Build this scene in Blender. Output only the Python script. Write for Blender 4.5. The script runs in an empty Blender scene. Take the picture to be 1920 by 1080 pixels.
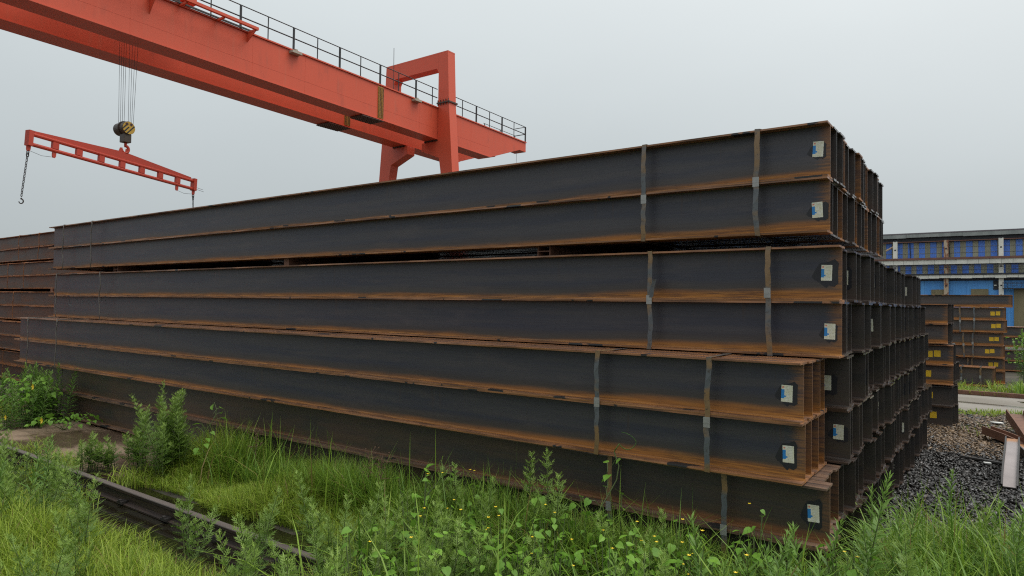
import bpy, bmesh, math, random
import numpy as np
from mathutils import Vector, Matrix

random.seed(7)
rng = np.random.default_rng(7)
R = math.radians
scene = bpy.context.scene
col = scene.collection

# ------------------------------------------------------------------ camera
cam_d = bpy.data.cameras.new("camera")
cam = bpy.data.objects.new("camera", cam_d)
col.objects.link(cam)
cam_d.sensor_width = 36.0
cam_d.lens = 36.0 * 1261.1 / 1920.0
cam_d.clip_start = 0.05
cam_d.clip_end = 2000
right = Vector((0.810972, 0.584901, 0.014666))
fwd = Vector((-0.585076, 0.810566, 0.025877)).normalized()
up = right.cross(fwd)
m3 = Matrix((right, up, -fwd)).transposed()
cam.matrix_world = Matrix.Translation((0, 0, 1.8)) @ m3.to_4x4()
scene.camera = cam

# ------------------------------------------------------------------ light
SUN_AZ = Vector((0.80, 0.45, 0)).normalized()
SUN_EL = R(62)
sun_vec = Vector((SUN_AZ.x * math.cos(SUN_EL), SUN_AZ.y * math.cos(SUN_EL), math.sin(SUN_EL)))
sd = bpy.data.lights.new("sun", "SUN")
sd.energy = 1.8
sd.angle = R(45)
sd.color = (1.0, 0.97, 0.92)
so = bpy.data.objects.new("sun", sd)
col.objects.link(so)
so.location = (20, 10, 40)
so.rotation_euler = sun_vec.to_track_quat("Z", "Y").to_euler()

world = bpy.data.worlds.new("World")
scene.world = world
world.use_nodes = True
wn = world.node_tree
wn.nodes.clear()
W = wn.nodes.new
wl = wn.links.new
wout = W("ShaderNodeOutputWorld")
wbg = W("ShaderNodeBackground")
wbg.inputs["Strength"].default_value = 0.1
wl(wbg.outputs[0], wout.inputs[0])
sky = W("ShaderNodeTexSky")
sky.sky_type = "NISHITA"
sky.sun_disc = False
sky.sun_elevation = SUN_EL
sky.sun_rotation = math.atan2(SUN_AZ.x, SUN_AZ.y)
sky.dust_density = 4.0
wtc = W("ShaderNodeTexCoord")
wsep = W("ShaderNodeSeparateXYZ")
wl(wtc.outputs["Generated"], wsep.inputs[0])


def wmath(op, a, b=None, c=None, clamp=False):
    n = W("ShaderNodeMath")
    n.operation = op
    n.use_clamp = clamp
    for i, v in enumerate((a, b, c)):
        if v is None:
            continue
        if isinstance(v, (int, float)):
            n.inputs[i].default_value = v
        else:
            wl(v, n.inputs[i])
    return n.outputs[0]


s_el = wmath("MAXIMUM", wsep.outputs[2], 0.0)
wdot = W("ShaderNodeVectorMath")
wdot.operation = "DOT_PRODUCT"
wl(wtc.outputs["Generated"], wdot.inputs[0])
wdot.inputs[1].default_value = sun_vec
glow = wmath("POWER", wmath("MAXIMUM", wdot.outputs["Value"], 0.0), 2.0)
wnoise = W("ShaderNodeTexNoise")
wnoise.inputs["Scale"].default_value = 1.6
wnoise.inputs["Detail"].default_value = 4
wmap = W("ShaderNodeMapping")
wmap.inputs["Scale"].default_value = (1, 1, 2.2)
wl(wtc.outputs["Generated"], wmap.inputs[0])
wl(wmap.outputs[0], wnoise.inputs[0])
cl = wmath("MULTIPLY_ADD", wnoise.outputs["Fac"], 0.16, 0.92)
lum = wmath("MULTIPLY_ADD", s_el, 6.3, 4.0)
lum = wmath("MULTIPLY_ADD", glow, 2.5, lum)
lum = wmath("MULTIPLY", lum, cl)
tint = W("ShaderNodeMix")
tint.data_type = "RGBA"
tint.inputs["A"].default_value = (0.895, 0.985, 1.012, 1)
tint.inputs["B"].default_value = (0.97, 1.0, 0.99, 1)
wl(wmath("MULTIPLY_ADD", glow, 1.1, wmath("MULTIPLY", s_el, 0.7), True), tint.inputs["Factor"])
cloud = W("ShaderNodeVectorMath")
cloud.operation = "SCALE"
wl(tint.outputs["Result"], cloud.inputs[0])
wl(lum, cloud.inputs["Scale"])
nis = W("ShaderNodeVectorMath")
nis.operation = "SCALE"
nis.inputs["Scale"].default_value = 0.06
wl(sky.outputs[0], nis.inputs[0])
wadd = W("ShaderNodeVectorMath")
wadd.operation = "ADD"
wl(cloud.outputs[0], wadd.inputs[0])
wl(nis.outputs[0], wadd.inputs[1])
wl(wadd.outputs[0], wbg.inputs["Color"])

vs = scene.view_settings
vs.view_transform = "Standard"
vs.look = "None"
vs.exposure = 0.16
vs.gamma = 1.0
vs.use_curve_mapping = False
scene.render.engine = "CYCLES"
scene.cycles.use_denoising = False
scene.cycles.filter_width = 1.15


# ------------------------------------------------------------------ materials
class Mat:
    def __init__(s, name):
        s.m = bpy.data.materials.new(name)
        s.m.use_nodes = True
        s.t = s.m.node_tree
        s.t.nodes.clear()
        s.out = s.t.nodes.new("ShaderNodeOutputMaterial")
        s.p = s.t.nodes.new("ShaderNodeBsdfPrincipled")
        s.t.links.new(s.p.outputs[0], s.out.inputs[0])
        s._tc = None

    def link(s, a, b):
        s.t.links.new(a, b)

    def set(s, k, v):
        if hasattr(v, "is_linked") or hasattr(v, "links"):
            s.link(v, s.p.inputs[k])
        else:
            s.p.inputs[k].default_value = v
        return s

    def tc(s, kind="Object"):
        if s._tc is None:
            s._tc = s.t.nodes.new("ShaderNodeTexCoord")
        return s._tc.outputs[kind]

    def xyz(s, v=None):
        n = s.t.nodes.new("ShaderNodeSeparateXYZ")
        s.link(v if v is not None else s.tc(), n.inputs[0])
        return n.outputs

    def math(s, op, a, b=None, c=None, clamp=False):
        n = s.t.nodes.new("ShaderNodeMath")
        n.operation = op
        n.use_clamp = clamp
        for i, v in enumerate((a, b, c)):
            if v is None:
                continue
            if isinstance(v, (int, float)):
                n.inputs[i].default_value = v
            else:
                s.link(v, n.inputs[i])
        return n.outputs[0]

    def ramp(s, v, a, b, lo=0.0, hi=1.0, smooth=True):
        n = s.t.nodes.new("ShaderNodeMapRange")
        n.interpolation_type = "SMOOTHSTEP" if smooth else "LINEAR"
        n.inputs["From Min"].default_value = a
        n.inputs["From Max"].default_value = b
        n.inputs["To Min"].default_value = lo
        n.inputs["To Max"].default_value = hi
        s.link(v, n.inputs["Value"])
        return n.outputs[0]

    def rand(s):
        n = s.t.nodes.new("ShaderNodeObjectInfo")
        return n.outputs["Random"]

    def noise(s, scale=5.0, detail=3.0, stretch=(1, 1, 1), rough=0.55, offset=True, vec=None):
        mp = s.t.nodes.new("ShaderNodeMapping")
        mp.inputs["Scale"].default_value = stretch
        s.link(vec if vec is not None else s.tc(), mp.inputs[0])
        if offset:
            cb = s.t.nodes.new("ShaderNodeCombineXYZ")
            r = s.math("MULTIPLY", s.rand(), 91.0)
            for i in range(3):
                s.link(r, cb.inputs[i])
            s.link(cb.outputs[0], mp.inputs["Location"])
        n = s.t.nodes.new("ShaderNodeTexNoise")
        n.inputs["Scale"].default_value = scale
        n.inputs["Detail"].default_value = detail
        n.inputs["Roughness"].default_value = rough
        s.link(mp.outputs[0], n.inputs[0])
        return n.outputs["Fac"]

    def mix(s, f, a, b):
        n = s.t.nodes.new("ShaderNodeMix")
        n.data_type = "RGBA"
        for k, v in (("Factor", f), ("A", a), ("B", b)):
            sock = [i for i in n.inputs if i.name == k and (i.type == ("VALUE" if k == "Factor" else "RGBA"))][0]
            if isinstance(v, (int, float)):
                sock.default_value = v
            elif isinstance(v, tuple):
                sock.default_value = (*v, 1.0) if len(v) == 3 else v
            else:
                s.link(v, sock)
        return [o for o in n.outputs if o.type == "RGBA"][0]

    def bump(s, h, strength=0.3, dist=0.01):
        n = s.t.nodes.new("ShaderNodeBump")
        n.inputs["Strength"].default_value = strength
        n.inputs["Distance"].default_value = dist
        s.link(h, n.inputs["Height"])
        s.link(n.outputs[0], s.p.inputs["Normal"])

    def attr(s, name):
        n = s.t.nodes.new("ShaderNodeAttribute")
        n.attribute_name = name
        return n.outputs["Fac"]


def simple(name, c, rough=0.6, metal=0.0, var=0.25, scale=6.0, spec=0.5):
    a = Mat(name)
    n = a.noise(scale, 4)
    lo = tuple(x * (1 - var) for x in c)
    hi = tuple(min(1, x * (1 + var)) for x in c)
    a.set("Base Color", a.mix(n, lo, hi))
    a.set("Roughness", rough).set("Metallic", metal).set("Specular IOR Level", spec)
    return a.m


def steel(name, h, rust=1.0, base=(0.031, 0.033, 0.050), base2=(0.050, 0.047, 0.054), rust_lo=(0.14, 0.052, 0.012),
          rust_hi=(0.40, 0.165, 0.028), allover=0.0, rough=0.42, top=(0.19, 0.098, 0.055), endw=0.5, frough=0.0, spec=0.5):
    a = Mat(name)
    x, y, z = a.xyz()
    ns = a.noise(1.0, 5, (0.7, 9, 14))
    nf = a.noise(1.0, 5, (5, 60, 90))
    nb = a.noise(1.0, 4, (1.3, 5, 5))
    hh = 0.35 / h
    zz = a.math("MULTIPLY", z, hh)
    zn = a.math("MULTIPLY_ADD", a.math("SUBTRACT", ns, 0.5), 0.05, zz)
    zn = a.math("SUBTRACT", zn, a.math("MULTIPLY_ADD", a.math("SUBTRACT", nb, 0.5), 0.05, a.ramp(x, -2.4, -0.1, -0.004, 0.030)))
    zn = a.math("SUBTRACT", zn, a.math("MULTIPLY_ADD", a.rand(), 0.03, -0.015))
    zn = a.math("MULTIPLY_ADD", a.math("SUBTRACT", nf, 0.5), 0.02, zn)
    lower = a.ramp(zn, 0.060, 0.010, 0, 1)
    olive = a.ramp(zn, 0.13, 0.05, 0, 1)
    upper = a.math("MULTIPLY", a.ramp(zn, 0.31, 0.35), 0.15)
    xe = a.math("MULTIPLY_ADD", a.math("SUBTRACT", nf, 0.5), 0.12, x)
    end = a.math("MULTIPLY", a.ramp(xe, -0.10, 0.0), endw)
    rmask = a.math("MAXIMUM", a.math("MAXIMUM", lower, upper), end)
    rmask = a.math("MULTIPLY", rmask, rust)
    if allover:
        rmask = a.math("MAXIMUM", rmask, a.math("MULTIPLY", a.ramp(nb, 0.3, 0.7), allover))
    rmask = a.math("MULTIPLY", rmask, a.ramp(nf, 0.15, 0.6, 0.75, 1.0), None, True)
    nm = a.noise(1.0, 6, (2.2, 6, 9), 0.7)
    bcol = a.mix(a.ramp(ns, 0.35, 0.65), base, base2)
    bcol = a.mix(a.math("MULTIPLY", a.ramp(nm, 0.5, 0.72), 0.55), bcol, (base2[0] * 1.5, base2[1] * 1.35, base2[2] * 1.25))
    bcol = a.mix(a.math("MULTIPLY", olive, 0.5 * min(rust, 1)), bcol, (0.062, 0.043, 0.022))
    nd = a.noise(1.0, 4, (16, 3, 0.9), 0.6)
    bcol = a.mix(a.math("MULTIPLY", a.math("MULTIPLY", a.ramp(nd, 0.60, 0.72), a.ramp(zz, 0.08, 0.34)), 0.45 * min(rust, 1)), bcol, (0.075, 0.036, 0.016))
    rcol = a.mix(a.ramp(nf, 0.3, 0.7), rust_lo, rust_hi)
    rcol = a.mix(a.ramp(nb, 0.4, 0.7), rcol, (rust_hi[0] * 0.8, rust_hi[1] * 0.74, rust_hi[2] * 0.8))
    web = a.mix(rmask, bcol, rcol)
    # flange tips: rust brown with dark chips of scale
    ay = a.math("ABSOLUTE", y)
    fl = a.ramp(ay, 0.013, 0.02)
    ft = a.noise(1.0, 5, (3.2, 14, 30))
    ft2 = a.noise(1.0, 3, (3.6, 2.5, 2.5))
    fcol = a.mix(a.ramp(ft, 0.32, 0.68), (top[0] * 0.55, top[1] * 0.5, top[2] * 0.45), (top[0] * 1.7, top[1] * 1.5, top[2] * 1.2))
    fcol = a.mix(a.math("MULTIPLY", a.ramp(zz, 0.012, 0.004), 0.45 * min(rust, 1)), fcol, rcol)
    fcol = a.mix(a.ramp(ft2, 0.615, 0.635), fcol, (0.018, 0.017, 0.018))
    c = a.mix(fl, web, fcol)
    a.set("Base Color", c)
    ro = a.math("MULTIPLY_ADD", rmask, 0.25, rough)
    a.set("Roughness", a.math("SUBTRACT", ro, a.math("MULTIPLY", fl, a.math("MULTIPLY_ADD", a.ramp(ft, 0.4, 0.75), 0.28, frough))))
    a.set("Specular IOR Level", spec)
    a.bump(nf, 0.15, 0.004)
    return a.m


H = 0.352
M = {}
M["steel"] = steel("mill_scale_steel", H)
M["steel_b"] = steel("mill_scale_steel_browner", H, 0.95, (0.032, 0.031, 0.034), (0.05, 0.04, 0.032), (0.09, 0.036, 0.012), (0.24, 0.10, 0.03), allover=0.2, top=(0.13, 0.09, 0.075))
M["steel_e"] = steel("mill_scale_steel_shade_dark", H, 0.8, (0.010, 0.0095, 0.011), (0.021, 0.0165, 0.014), (0.015, 0.008, 0.006), (0.055, 0.024, 0.010), allover=0.4, top=(0.042, 0.030, 0.026), endw=0.22, frough=0.27, spec=0.95)  # near-black copy of the beam steel, shade of the end gaps painted in
M["steel_r"] = steel("rusty_steel", 0.30, 1.0, (0.026, 0.022, 0.022), (0.055, 0.032, 0.022), (0.07, 0.027, 0.010), (0.27, 0.105, 0.028), allover=0.42, top=(0.27, 0.12, 0.045))
M["steel_f"] = steel("far_stack_steel", 0.31, 1.0, (0.05, 0.052, 0.06), (0.075, 0.068, 0.066), allover=0.12, top=(0.27, 0.135, 0.07))
def pale_mat():
    a = Mat("pale_weathered_steel")
    x, y, z = a.xyz()
    n = a.noise(4, 5)
    c = a.mix(n, (0.20, 0.165, 0.16), (0.40, 0.35, 0.34))
    c = a.mix(a.ramp(a.math("MULTIPLY_ADD", n, 0.25, y), -0.22, 0.02), c, (0.36, 0.15, 0.04))
    a.set("Base Color", c).set("Roughness", 0.4)
    return a.m


M["offcut_pale"] = pale_mat()
M["offcut_rust"] = simple("rusted_offcut", (0.16, 0.075, 0.045), 0.7, 0, 0.5, 9)
M["dark_iron"] = simple("dark_iron", (0.025, 0.022, 0.02), 0.5, 0, 0.4, 9)
M["strap"] = None


def strap_mat():
    a = Mat("steel_strapping")
    n = a.noise(3.0, 3, (1, 1, 2.2))
    n2 = a.noise(40.0, 3)
    c = a.mix(a.ramp(n, 0.42, 0.6), (0.085, 0.095, 0.105), (0.19, 0.115, 0.05))
    c = a.mix(a.ramp(n2, 0.55, 0.75), c, (0.05, 0.04, 0.035))
    a.set("Base Color", c).set("Roughness", 0.42).set("Specular IOR Level", 0.6)
    return a.m


M["strap"] = strap_mat()
M["strap_bright"] = simple("bright_strap_seal", (0.30, 0.30, 0.29), 0.35, 0.3, 0.3, 20)
M["wire"] = simple("dull_strapping_wire", (0.13, 0.115, 0.10), 0.5, 0, 0.45, 12)
M["wire_rust"] = simple("rusty_wire", (0.24, 0.10, 0.04), 0.7, 0, 0.3, 12)


def sticker_mat():
    a = Mat("mill_label_print")
    x, y, z = a.xyz()          # local: x 0..1 wide, z 0..1 tall
    n = a.noise(60.0, 2, (0.6, 1, 1))
    c = a.mix(a.ramp(a.noise(4.0, 2), 0.4, 0.7), (0.62, 0.60, 0.46), (0.70, 0.70, 0.62))
    lines = a.math("LESS_THAN", a.math("FRACT", a.math("MULTIPLY", z, 11.0)), 0.32)
    txt = a.math("MULTIPLY", lines, a.math("MULTIPLY", a.math("GREATER_THAN", n, 0.5), a.math("GREATER_THAN", x, 0.42)))
    txt = a.math("MULTIPLY", txt, a.math("LESS_THAN", x, 0.92))
    c = a.mix(a.math("MULTIPLY", txt, 0.5), c, (0.12, 0.12, 0.10))
    blue = a.math("MULTIPLY", a.math("LESS_THAN", x, 0.28), a.math("MULTIPLY", a.math("LESS_THAN", z, 0.74), a.math("GREATER_THAN", z, 0.2)))
    blue2 = a.math("MULTIPLY", a.math("LESS_THAN", x, 0.42), a.math("MULTIPLY", a.math("LESS_THAN", z, 0.38), a.math("GREATER_THAN", z, 0.28)))
    c = a.mix(a.math("MAXIMUM", blue, blue2), c, (0.02, 0.20, 0.52))
    red = a.math("MULTIPLY", a.math("LESS_THAN", a.math("ABSOLUTE", a.math("SUBTRACT", x, 0.16)), 0.09),
                 a.math("LESS_THAN", a.math("ABSOLUTE", a.math("SUBTRACT", z, 0.87)), 0.05))
    c = a.mix(a.math("MULTIPLY", red, 0.8), c, (0.6, 0.12, 0.08))
    a.set("Base Color", c).set("Roughness", 0.45)
    return a.m


M["sticker"] = sticker_mat()
M["smear"] = simple("black_paint_smear", (0.012, 0.012, 0.017), 0.5, 0, 0.3, 20)
M["yellow_tag"] = simple("yellow_tag_print", (0.72, 0.46, 0.02), 0.5, 0, 0.12, 30)
M["litter"] = simple("white_litter", (0.65, 0.65, 0.62), 0.6)
M["chalk"] = simple("chalk_scrawl", (0.26, 0.26, 0.27), 0.9, 0, 0.5, 60)


def crane_paint(name, c):
    a = Mat(name)
    n = a.noise(0.5, 4, (1, 1, 0.6))
    d = a.noise(3.0, 5, (1, 1, 0.35))
    base = a.mix(n, tuple(x * 0.88 for x in c), tuple(min(1, x * 1.1) for x in c))
    base = a.mix(a.math("MULTIPLY", a.ramp(d, 0.55, 0.8), 0.35), base, (0.22, 0.065, 0.045))
    st_ = a.noise(1.0, 4, (7, 7, 0.5))
    base = a.mix(a.math("MULTIPLY", a.ramp(st_, 0.55, 0.75), 0.22), base, (min(1, c[0] * 0.8), c[1] * 1.6, c[2] * 1.9))
    a.set("Base Color", base).set("Roughness", 0.42).set("Specular IOR Level", 0.35)
    return a.m


M["orange"] = crane_paint("crane_orange_paint", (0.60, 0.093, 0.046))
M["red"] = crane_paint("spreader_red_paint", (0.44, 0.050, 0.027))
M["black"] = simple("black_railing_paint", (0.012, 0.013, 0.016), 0.5)
M["rope"] = simple("wire_rope_steel", (0.03, 0.03, 0.032), 0.5)
M["bolt_yellow"] = simple("yellow_splice_paint", (0.42, 0.20, 0.03), 0.6, 0, 0.3, 10)
M["bolt_dark"] = simple("dark_bolt_heads", (0.06, 0.03, 0.02), 0.5)
M["splice_brown"] = simple("splice_brown_steel", (0.10, 0.05, 0.04), 0.6)
M["grimy"] = simple("greasy_block_steel", (0.05, 0.036, 0.026), 0.45, 0, 0.5, 8)
M["hazard_yellow"] = simple("block_yellow_paint", (0.50, 0.31, 0.04), 0.5, 0, 0.3, 9)
M["lamp_tan"] = simple("weathered_lamp_housing", (0.35, 0.31, 0.25), 0.6)


# ------------------------------------------------------------------ mesh helpers
class MB:
    def __init__(s):
        s.v = []
        s.f = []

    def add(s, v, f):
        o = len(s.v)
        s.v += [tuple(p) for p in v]
        s.f += [tuple(i + o for i in q) for q in f]
        return s

    def box(s, a, b, mat=None):
        (x0, y0, z0), (x1, y1, z1) = a, b
        v = [(x0, y0, z0), (x1, y0, z0), (x1, y1, z0), (x0, y1, z0), (x0, y0, z1), (x1, y0, z1), (x1, y1, z1), (x0, y1, z1)]
        if mat is not None:
            v = [mat @ Vector(p) for p in v]
        return s.add(v, [(0, 3, 2, 1), (4, 5, 6, 7), (0, 1, 5, 4), (1, 2, 6, 5), (2, 3, 7, 6), (3, 0, 4, 7)])

    def prism(s, poly, a, b):
        """poly: list of 3D points (planar, loop); extruded by vector from offset a to offset b"""
        n = len(poly)
        a, b = Vector(a), Vector(b)
        v = [Vector(p) + a for p in poly] + [Vector(p) + b for p in poly]
        f = [tuple(range(n))[::-1], tuple(range(n, 2 * n))]
        f += [(i, (i + 1) % n, n + (i + 1) % n, n + i) for i in range(n)]
        return s.add(v, f)

    def tube(s, pts, r, n=6, r2=None, cap=True):
        pts = [Vector(p) for p in pts]
        k = len(pts)
        base = len(s.v)
        prev = None
        for i, p in enumerate(pts):
            d = (pts[min(i + 1, k - 1)] - pts[max(i - 1, 0)]).normalized()
            if prev is None:
                u = d.cross(Vector((0, 0, 1)))
                if u.length < 1e-3:
                    u = d.cross(Vector((1, 0, 0)))
            else:
                u = prev - d * prev.dot(d)
            u.normalize()
            prev = u
            w = d.cross(u)
            rr = r if r2 is None else r + (r2 - r) * i / (k - 1)
            for j in range(n):
                t = 2 * math.pi * j / n
                s.v.append(tuple(p + (u * math.cos(t) + w * math.sin(t)) * rr))
        for i in range(k - 1):
            for j in range(n):
                a0 = base + i * n + j
                a1 = base + i * n + (j + 1) % n
                s.f.append((a0, a1, a1 + n, a0 + n))
        if cap:
            s.f.append(tuple(base + j for j in range(n))[::-1])
            s.f.append(tuple(base + (k - 1) * n + j for j in range(n)))
        return s

    def mesh(s, name, mat, smooth=False):
        me = bpy.data.meshes.new(name)
        me.from_pydata(s.v, [], s.f)
        bm = bmesh.new()
        bm.from_mesh(me)
        bmesh.ops.recalc_face_normals(bm, faces=bm.faces)
        bm.to_mesh(me)
        bm.free()
        if mat is not None:
            me.materials.append(mat)
        if smooth:
            me.polygons.foreach_set("use_smooth", [True] * len(me.polygons))
        return me

    def obj(s, name, mat, parent=None, loc=(0, 0, 0), smooth=False, bevel=0):
        o = link(name, s.mesh(name, mat, smooth), parent, loc)
        if bevel:
            b = o.modifiers.new("bevel", "BEVEL")
            b.width = bevel
            b.segments = 2
            b.limit_method = "ANGLE"
        return o


def link(name, data, parent=None, loc=(0, 0, 0)):
    o = bpy.data.objects.new(name, data)
    col.objects.link(o)
    o.location = loc
    if parent is not None:
        o.parent = parent
    return o


def thing(name, label, cat, loc=(0, 0, 0), rotz=0.0, group=None):
    o = link(name, None, None, loc)
    o.empty_display_size = 0.2
    o.rotation_euler = (0, 0, rotz)
    return tag(o, label, cat, group)


def tag(o, label, cat, group=None):
    o["label"] = label
    o["category"] = cat
    if group:
        o["group"] = group
    return o


def np_mesh(name, verts, quads=None, tris=None, mat=None, tint=None, smooth=False):
    me = bpy.data.meshes.new(name)
    nv = len(verts)
    me.vertices.add(nv)
    me.vertices.foreach_set("co", np.ascontiguousarray(verts, dtype=np.float32).ravel())
    loops = []
    starts = []
    tot = []
    c = 0
    if quads is not None and len(quads):
        loops.append(quads.ravel())
        starts.append(np.arange(len(quads)) * 4)
        tot.append(np.full(len(quads), 4))
        c = len(quads) * 4
    if tris is not None and len(tris):
        loops.append(tris.ravel())
        starts.append(c + np.arange(len(tris)) * 3)
        tot.append(np.full(len(tris), 3))
    loops = np.concatenate(loops).astype(np.int32)
    starts = np.concatenate(starts).astype(np.int32)
    me.loops.add(len(loops))
    me.loops.foreach_set("vertex_index", loops)
    me.polygons.add(len(starts))
    me.polygons.foreach_set("loop_start", starts)
    me.update(calc_edges=True)
    if tint is not None:
        at = me.attributes.new("tint", "FLOAT", "POINT")
        at.data.foreach_set("value", np.ascontiguousarray(tint, dtype=np.float32))
    if mat:
        me.materials.append(mat)
    if smooth:
        me.polygons.foreach_set("use_smooth", np.ones(len(starts), dtype=bool))
    me.validate()
    return me


# ------------------------------------------------------------------ the ground
def sheet(name, pts, z, mat, thick=0.0):
    mb = MB()
    if thick:
        mb.prism([(x, y, z) for x, y in pts], (0, 0, 0), (0, 0, -thick))
    else:
        mb.add([(x, y, z) for x, y in pts], [tuple(range(len(pts)))])
    o = mb.obj(name, mat)
    if not thick and o.data.polygons[0].normal.z < 0:
        o.data.flip_normals()
    o["kind"] = "structure"
    return o


def ground_mat():
    a = Mat("wet_earth")
    n = a.noise(1.2, 6, offset=False)
    n2 = a.noise(14, 4, offset=False)
    c = a.mix(a.ramp(n, 0.35, 0.65), (0.028, 0.022, 0.015), (0.07, 0.055, 0.036))
    c = a.mix(a.ramp(n2, 0.5, 0.7), c, (0.03, 0.04, 0.016))
    a.set("Base Color", c).set("Roughness", 0.8)
    a.bump(n2, 0.6, 0.03)
    return a.m


def slab_mat():
    a = Mat("stained_concrete")
    n = a.noise(0.9, 6, (1, 1.6, 1), offset=False)
    n2 = a.noise(22, 5, offset=False)
    wet = a.ramp(n, 0.40, 0.58)
    c = a.mix(a.ramp(n2, 0.3, 0.75), (0.20, 0.14, 0.09), (0.28, 0.20, 0.135))
    c = a.mix(a.math("MULTIPLY", wet, 0.8), c, (0.045, 0.026, 0.017))
    a.set("Base Color", c)
    a.set("Roughness", a.ramp(wet, 0, 1, 0.8, 0.25))
    a.bump(n2, 0.2, 0.01)
    return a.m


def road_mat():
    a = Mat("concrete_road")
    n = a.noise(0.5, 5, (0.5, 2.0, 1), offset=False)
    n2 = a.noise(20, 5, offset=False)
    c = a.mix(a.ramp(n, 0.35, 0.65), (0.17, 0.15, 0.122), (0.235, 0.215, 0.185))
    c = a.mix(a.math("MULTIPLY", a.ramp(n2, 0.5, 0.75), 0.35), c, (0.14, 0.125, 0.10))
    wet = a.ramp(a.noise(0.35, 3, (0.5, 2.2, 1), offset=False), 0.55, 0.62)
    c = a.mix(a.math("MULTIPLY", wet, 0.6), c, (0.10, 0.09, 0.075))
    a.set("Base Color", c).set("Roughness", a.ramp(wet, 0, 1, 0.75, 0.15))
    return a.m


def water_mat():
    a = Mat("muddy_puddle_water")
    a.set("Base Color", (0.012, 0.010, 0.006, 1)).set("Roughness", 0.04).set("Specular IOR Level", 0.5)
    n = a.noise(3, 2, offset=False)
    a.bump(n, 0.04, 0.02)
    return a.m


def gravelbed_mat():
    a = Mat("slag_bed")
    n = a.noise(30, 5, offset=False)
    c = a.mix(a.ramp(n, 0.4, 0.7), (0.012, 0.011, 0.011), (0.05, 0.042, 0.036))
    a.set("Base Color", c).set("Roughness", 0.6)
    a.bump(n, 0.8, 0.03)
    return a.m


sheet("ground", [(-900, -400), (900, -400), (900, 1200), (-900, 1200)], 0.0, ground_mat())
sheet("gravel_bed", [(-3.0, 5.5), (6, 5.5), (6, 14.2), (-3.0, 14.2)], 0.006, gravelbed_mat())
road = sheet("road", [(-60, 14.75), (60, 14.75), (60, 17.6), (-60, 17.6)], 0.012, road_mat())
slab = sheet("concrete_slab", [(-14.0, 3.02), (-7.6, 3.02), (-6.6, 3.35), (-6.9, 4.0), (-7.2, 5.2), (-14.0, 5.2)], 0.045, slab_mat(), 0.05)
wat = water_mat()


def puddle(cx, cy, rx, ry, seed, z=0.008, n=48):
    r = random.Random(seed)
    ph = [r.uniform(0, 6.28) for _ in range(5)]
    pts = []
    for i in range(n):
        t = 2 * math.pi * i / n
        k = 1 + 0.12 * math.sin(2 * t + ph[0]) + 0.1 * math.sin(3 * t + ph[1]) + 0.07 * math.sin(5 * t + ph[2]) + 0.05 * math.sin(9 * t + ph[3])
        pts.append((cx + rx * k * math.cos(t), cy + ry * k * math.sin(t)))
    return sheet("puddle", pts, z, wat)


puddle(-5.6, 2.72, 2.9, 0.62, 1)
puddle(-3.2, 2.9, 1.6, 0.62, 5, 0.0122)
puddle(2.0, 16.9, 1.6, 0.25, 4, 0.0165)


# ------------------------------------------------------------------ crane rail in the foreground
def rail_profile(sc=1.0):
    h = [(-0.055, 0), (0.055, 0), (0.055, 0.012), (0.012, 0.024), (0.008, 0.075), (0.028, 0.092), (0.030, 0.113), (0.026, 0.12),
         (-0.026, 0.12), (-0.030, 0.113), (-0.028, 0.092), (-0.008, 0.075), (-0.012, 0.024), (-0.055, 0.012)]
    return [(a * sc, b * sc) for a, b in h]


def rail_mat():
    a = Mat("worn_rail_steel")
    x, y, z = a.xyz()
    n = a.noise(1.0, 5, (2.0, 40, 40))
    c = a.mix(a.ramp(n, 0.35, 0.65), (0.018, 0.013, 0.011), (0.045, 0.028, 0.02))
    c = a.mix(a.ramp(z, 0.112, 0.1195), c, a.mix(n, (0.085, 0.066, 0.058), (0.15, 0.125, 0.115)))
    a.set("Base Color", c).set("Roughness", 0.45)
    return a.m


M["rail"] = rail_mat()


def make_rail(y, x0, x1, z, label):
    t = thing("crane_rail", label, "rail", (x0, y, z))
    mb = MB()
    prof = rail_profile()
    L = x1 - x0
    mb.prism([(0, a, b) for a, b in prof], (0, 0, 0), (L, 0, 0))
    mb.obj("rail_bar", M["rail"], t)
    k = 0.3
    clip = MB()
    clip.box((-0.04, 0.0125, 0.014), (0.04, 0.075, 0.035)).box((-0.015, 0.05, 0.035), (0.015, 0.075, 0.05))
    cm = clip.mesh("rail_clip", M["dark_iron"])
    while k < L:
        for s in (1, -1):
            o = link("rail_clip", cm, t, (k, 0, 0))
            if s < 0:
                o.rotation_euler = (0, 0, math.pi)
        k += 0.75
    return t


make_rail(2.87, -20, 4.0, 0.012, "worn brown crane rail running through the puddle and weeds in front")


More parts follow.
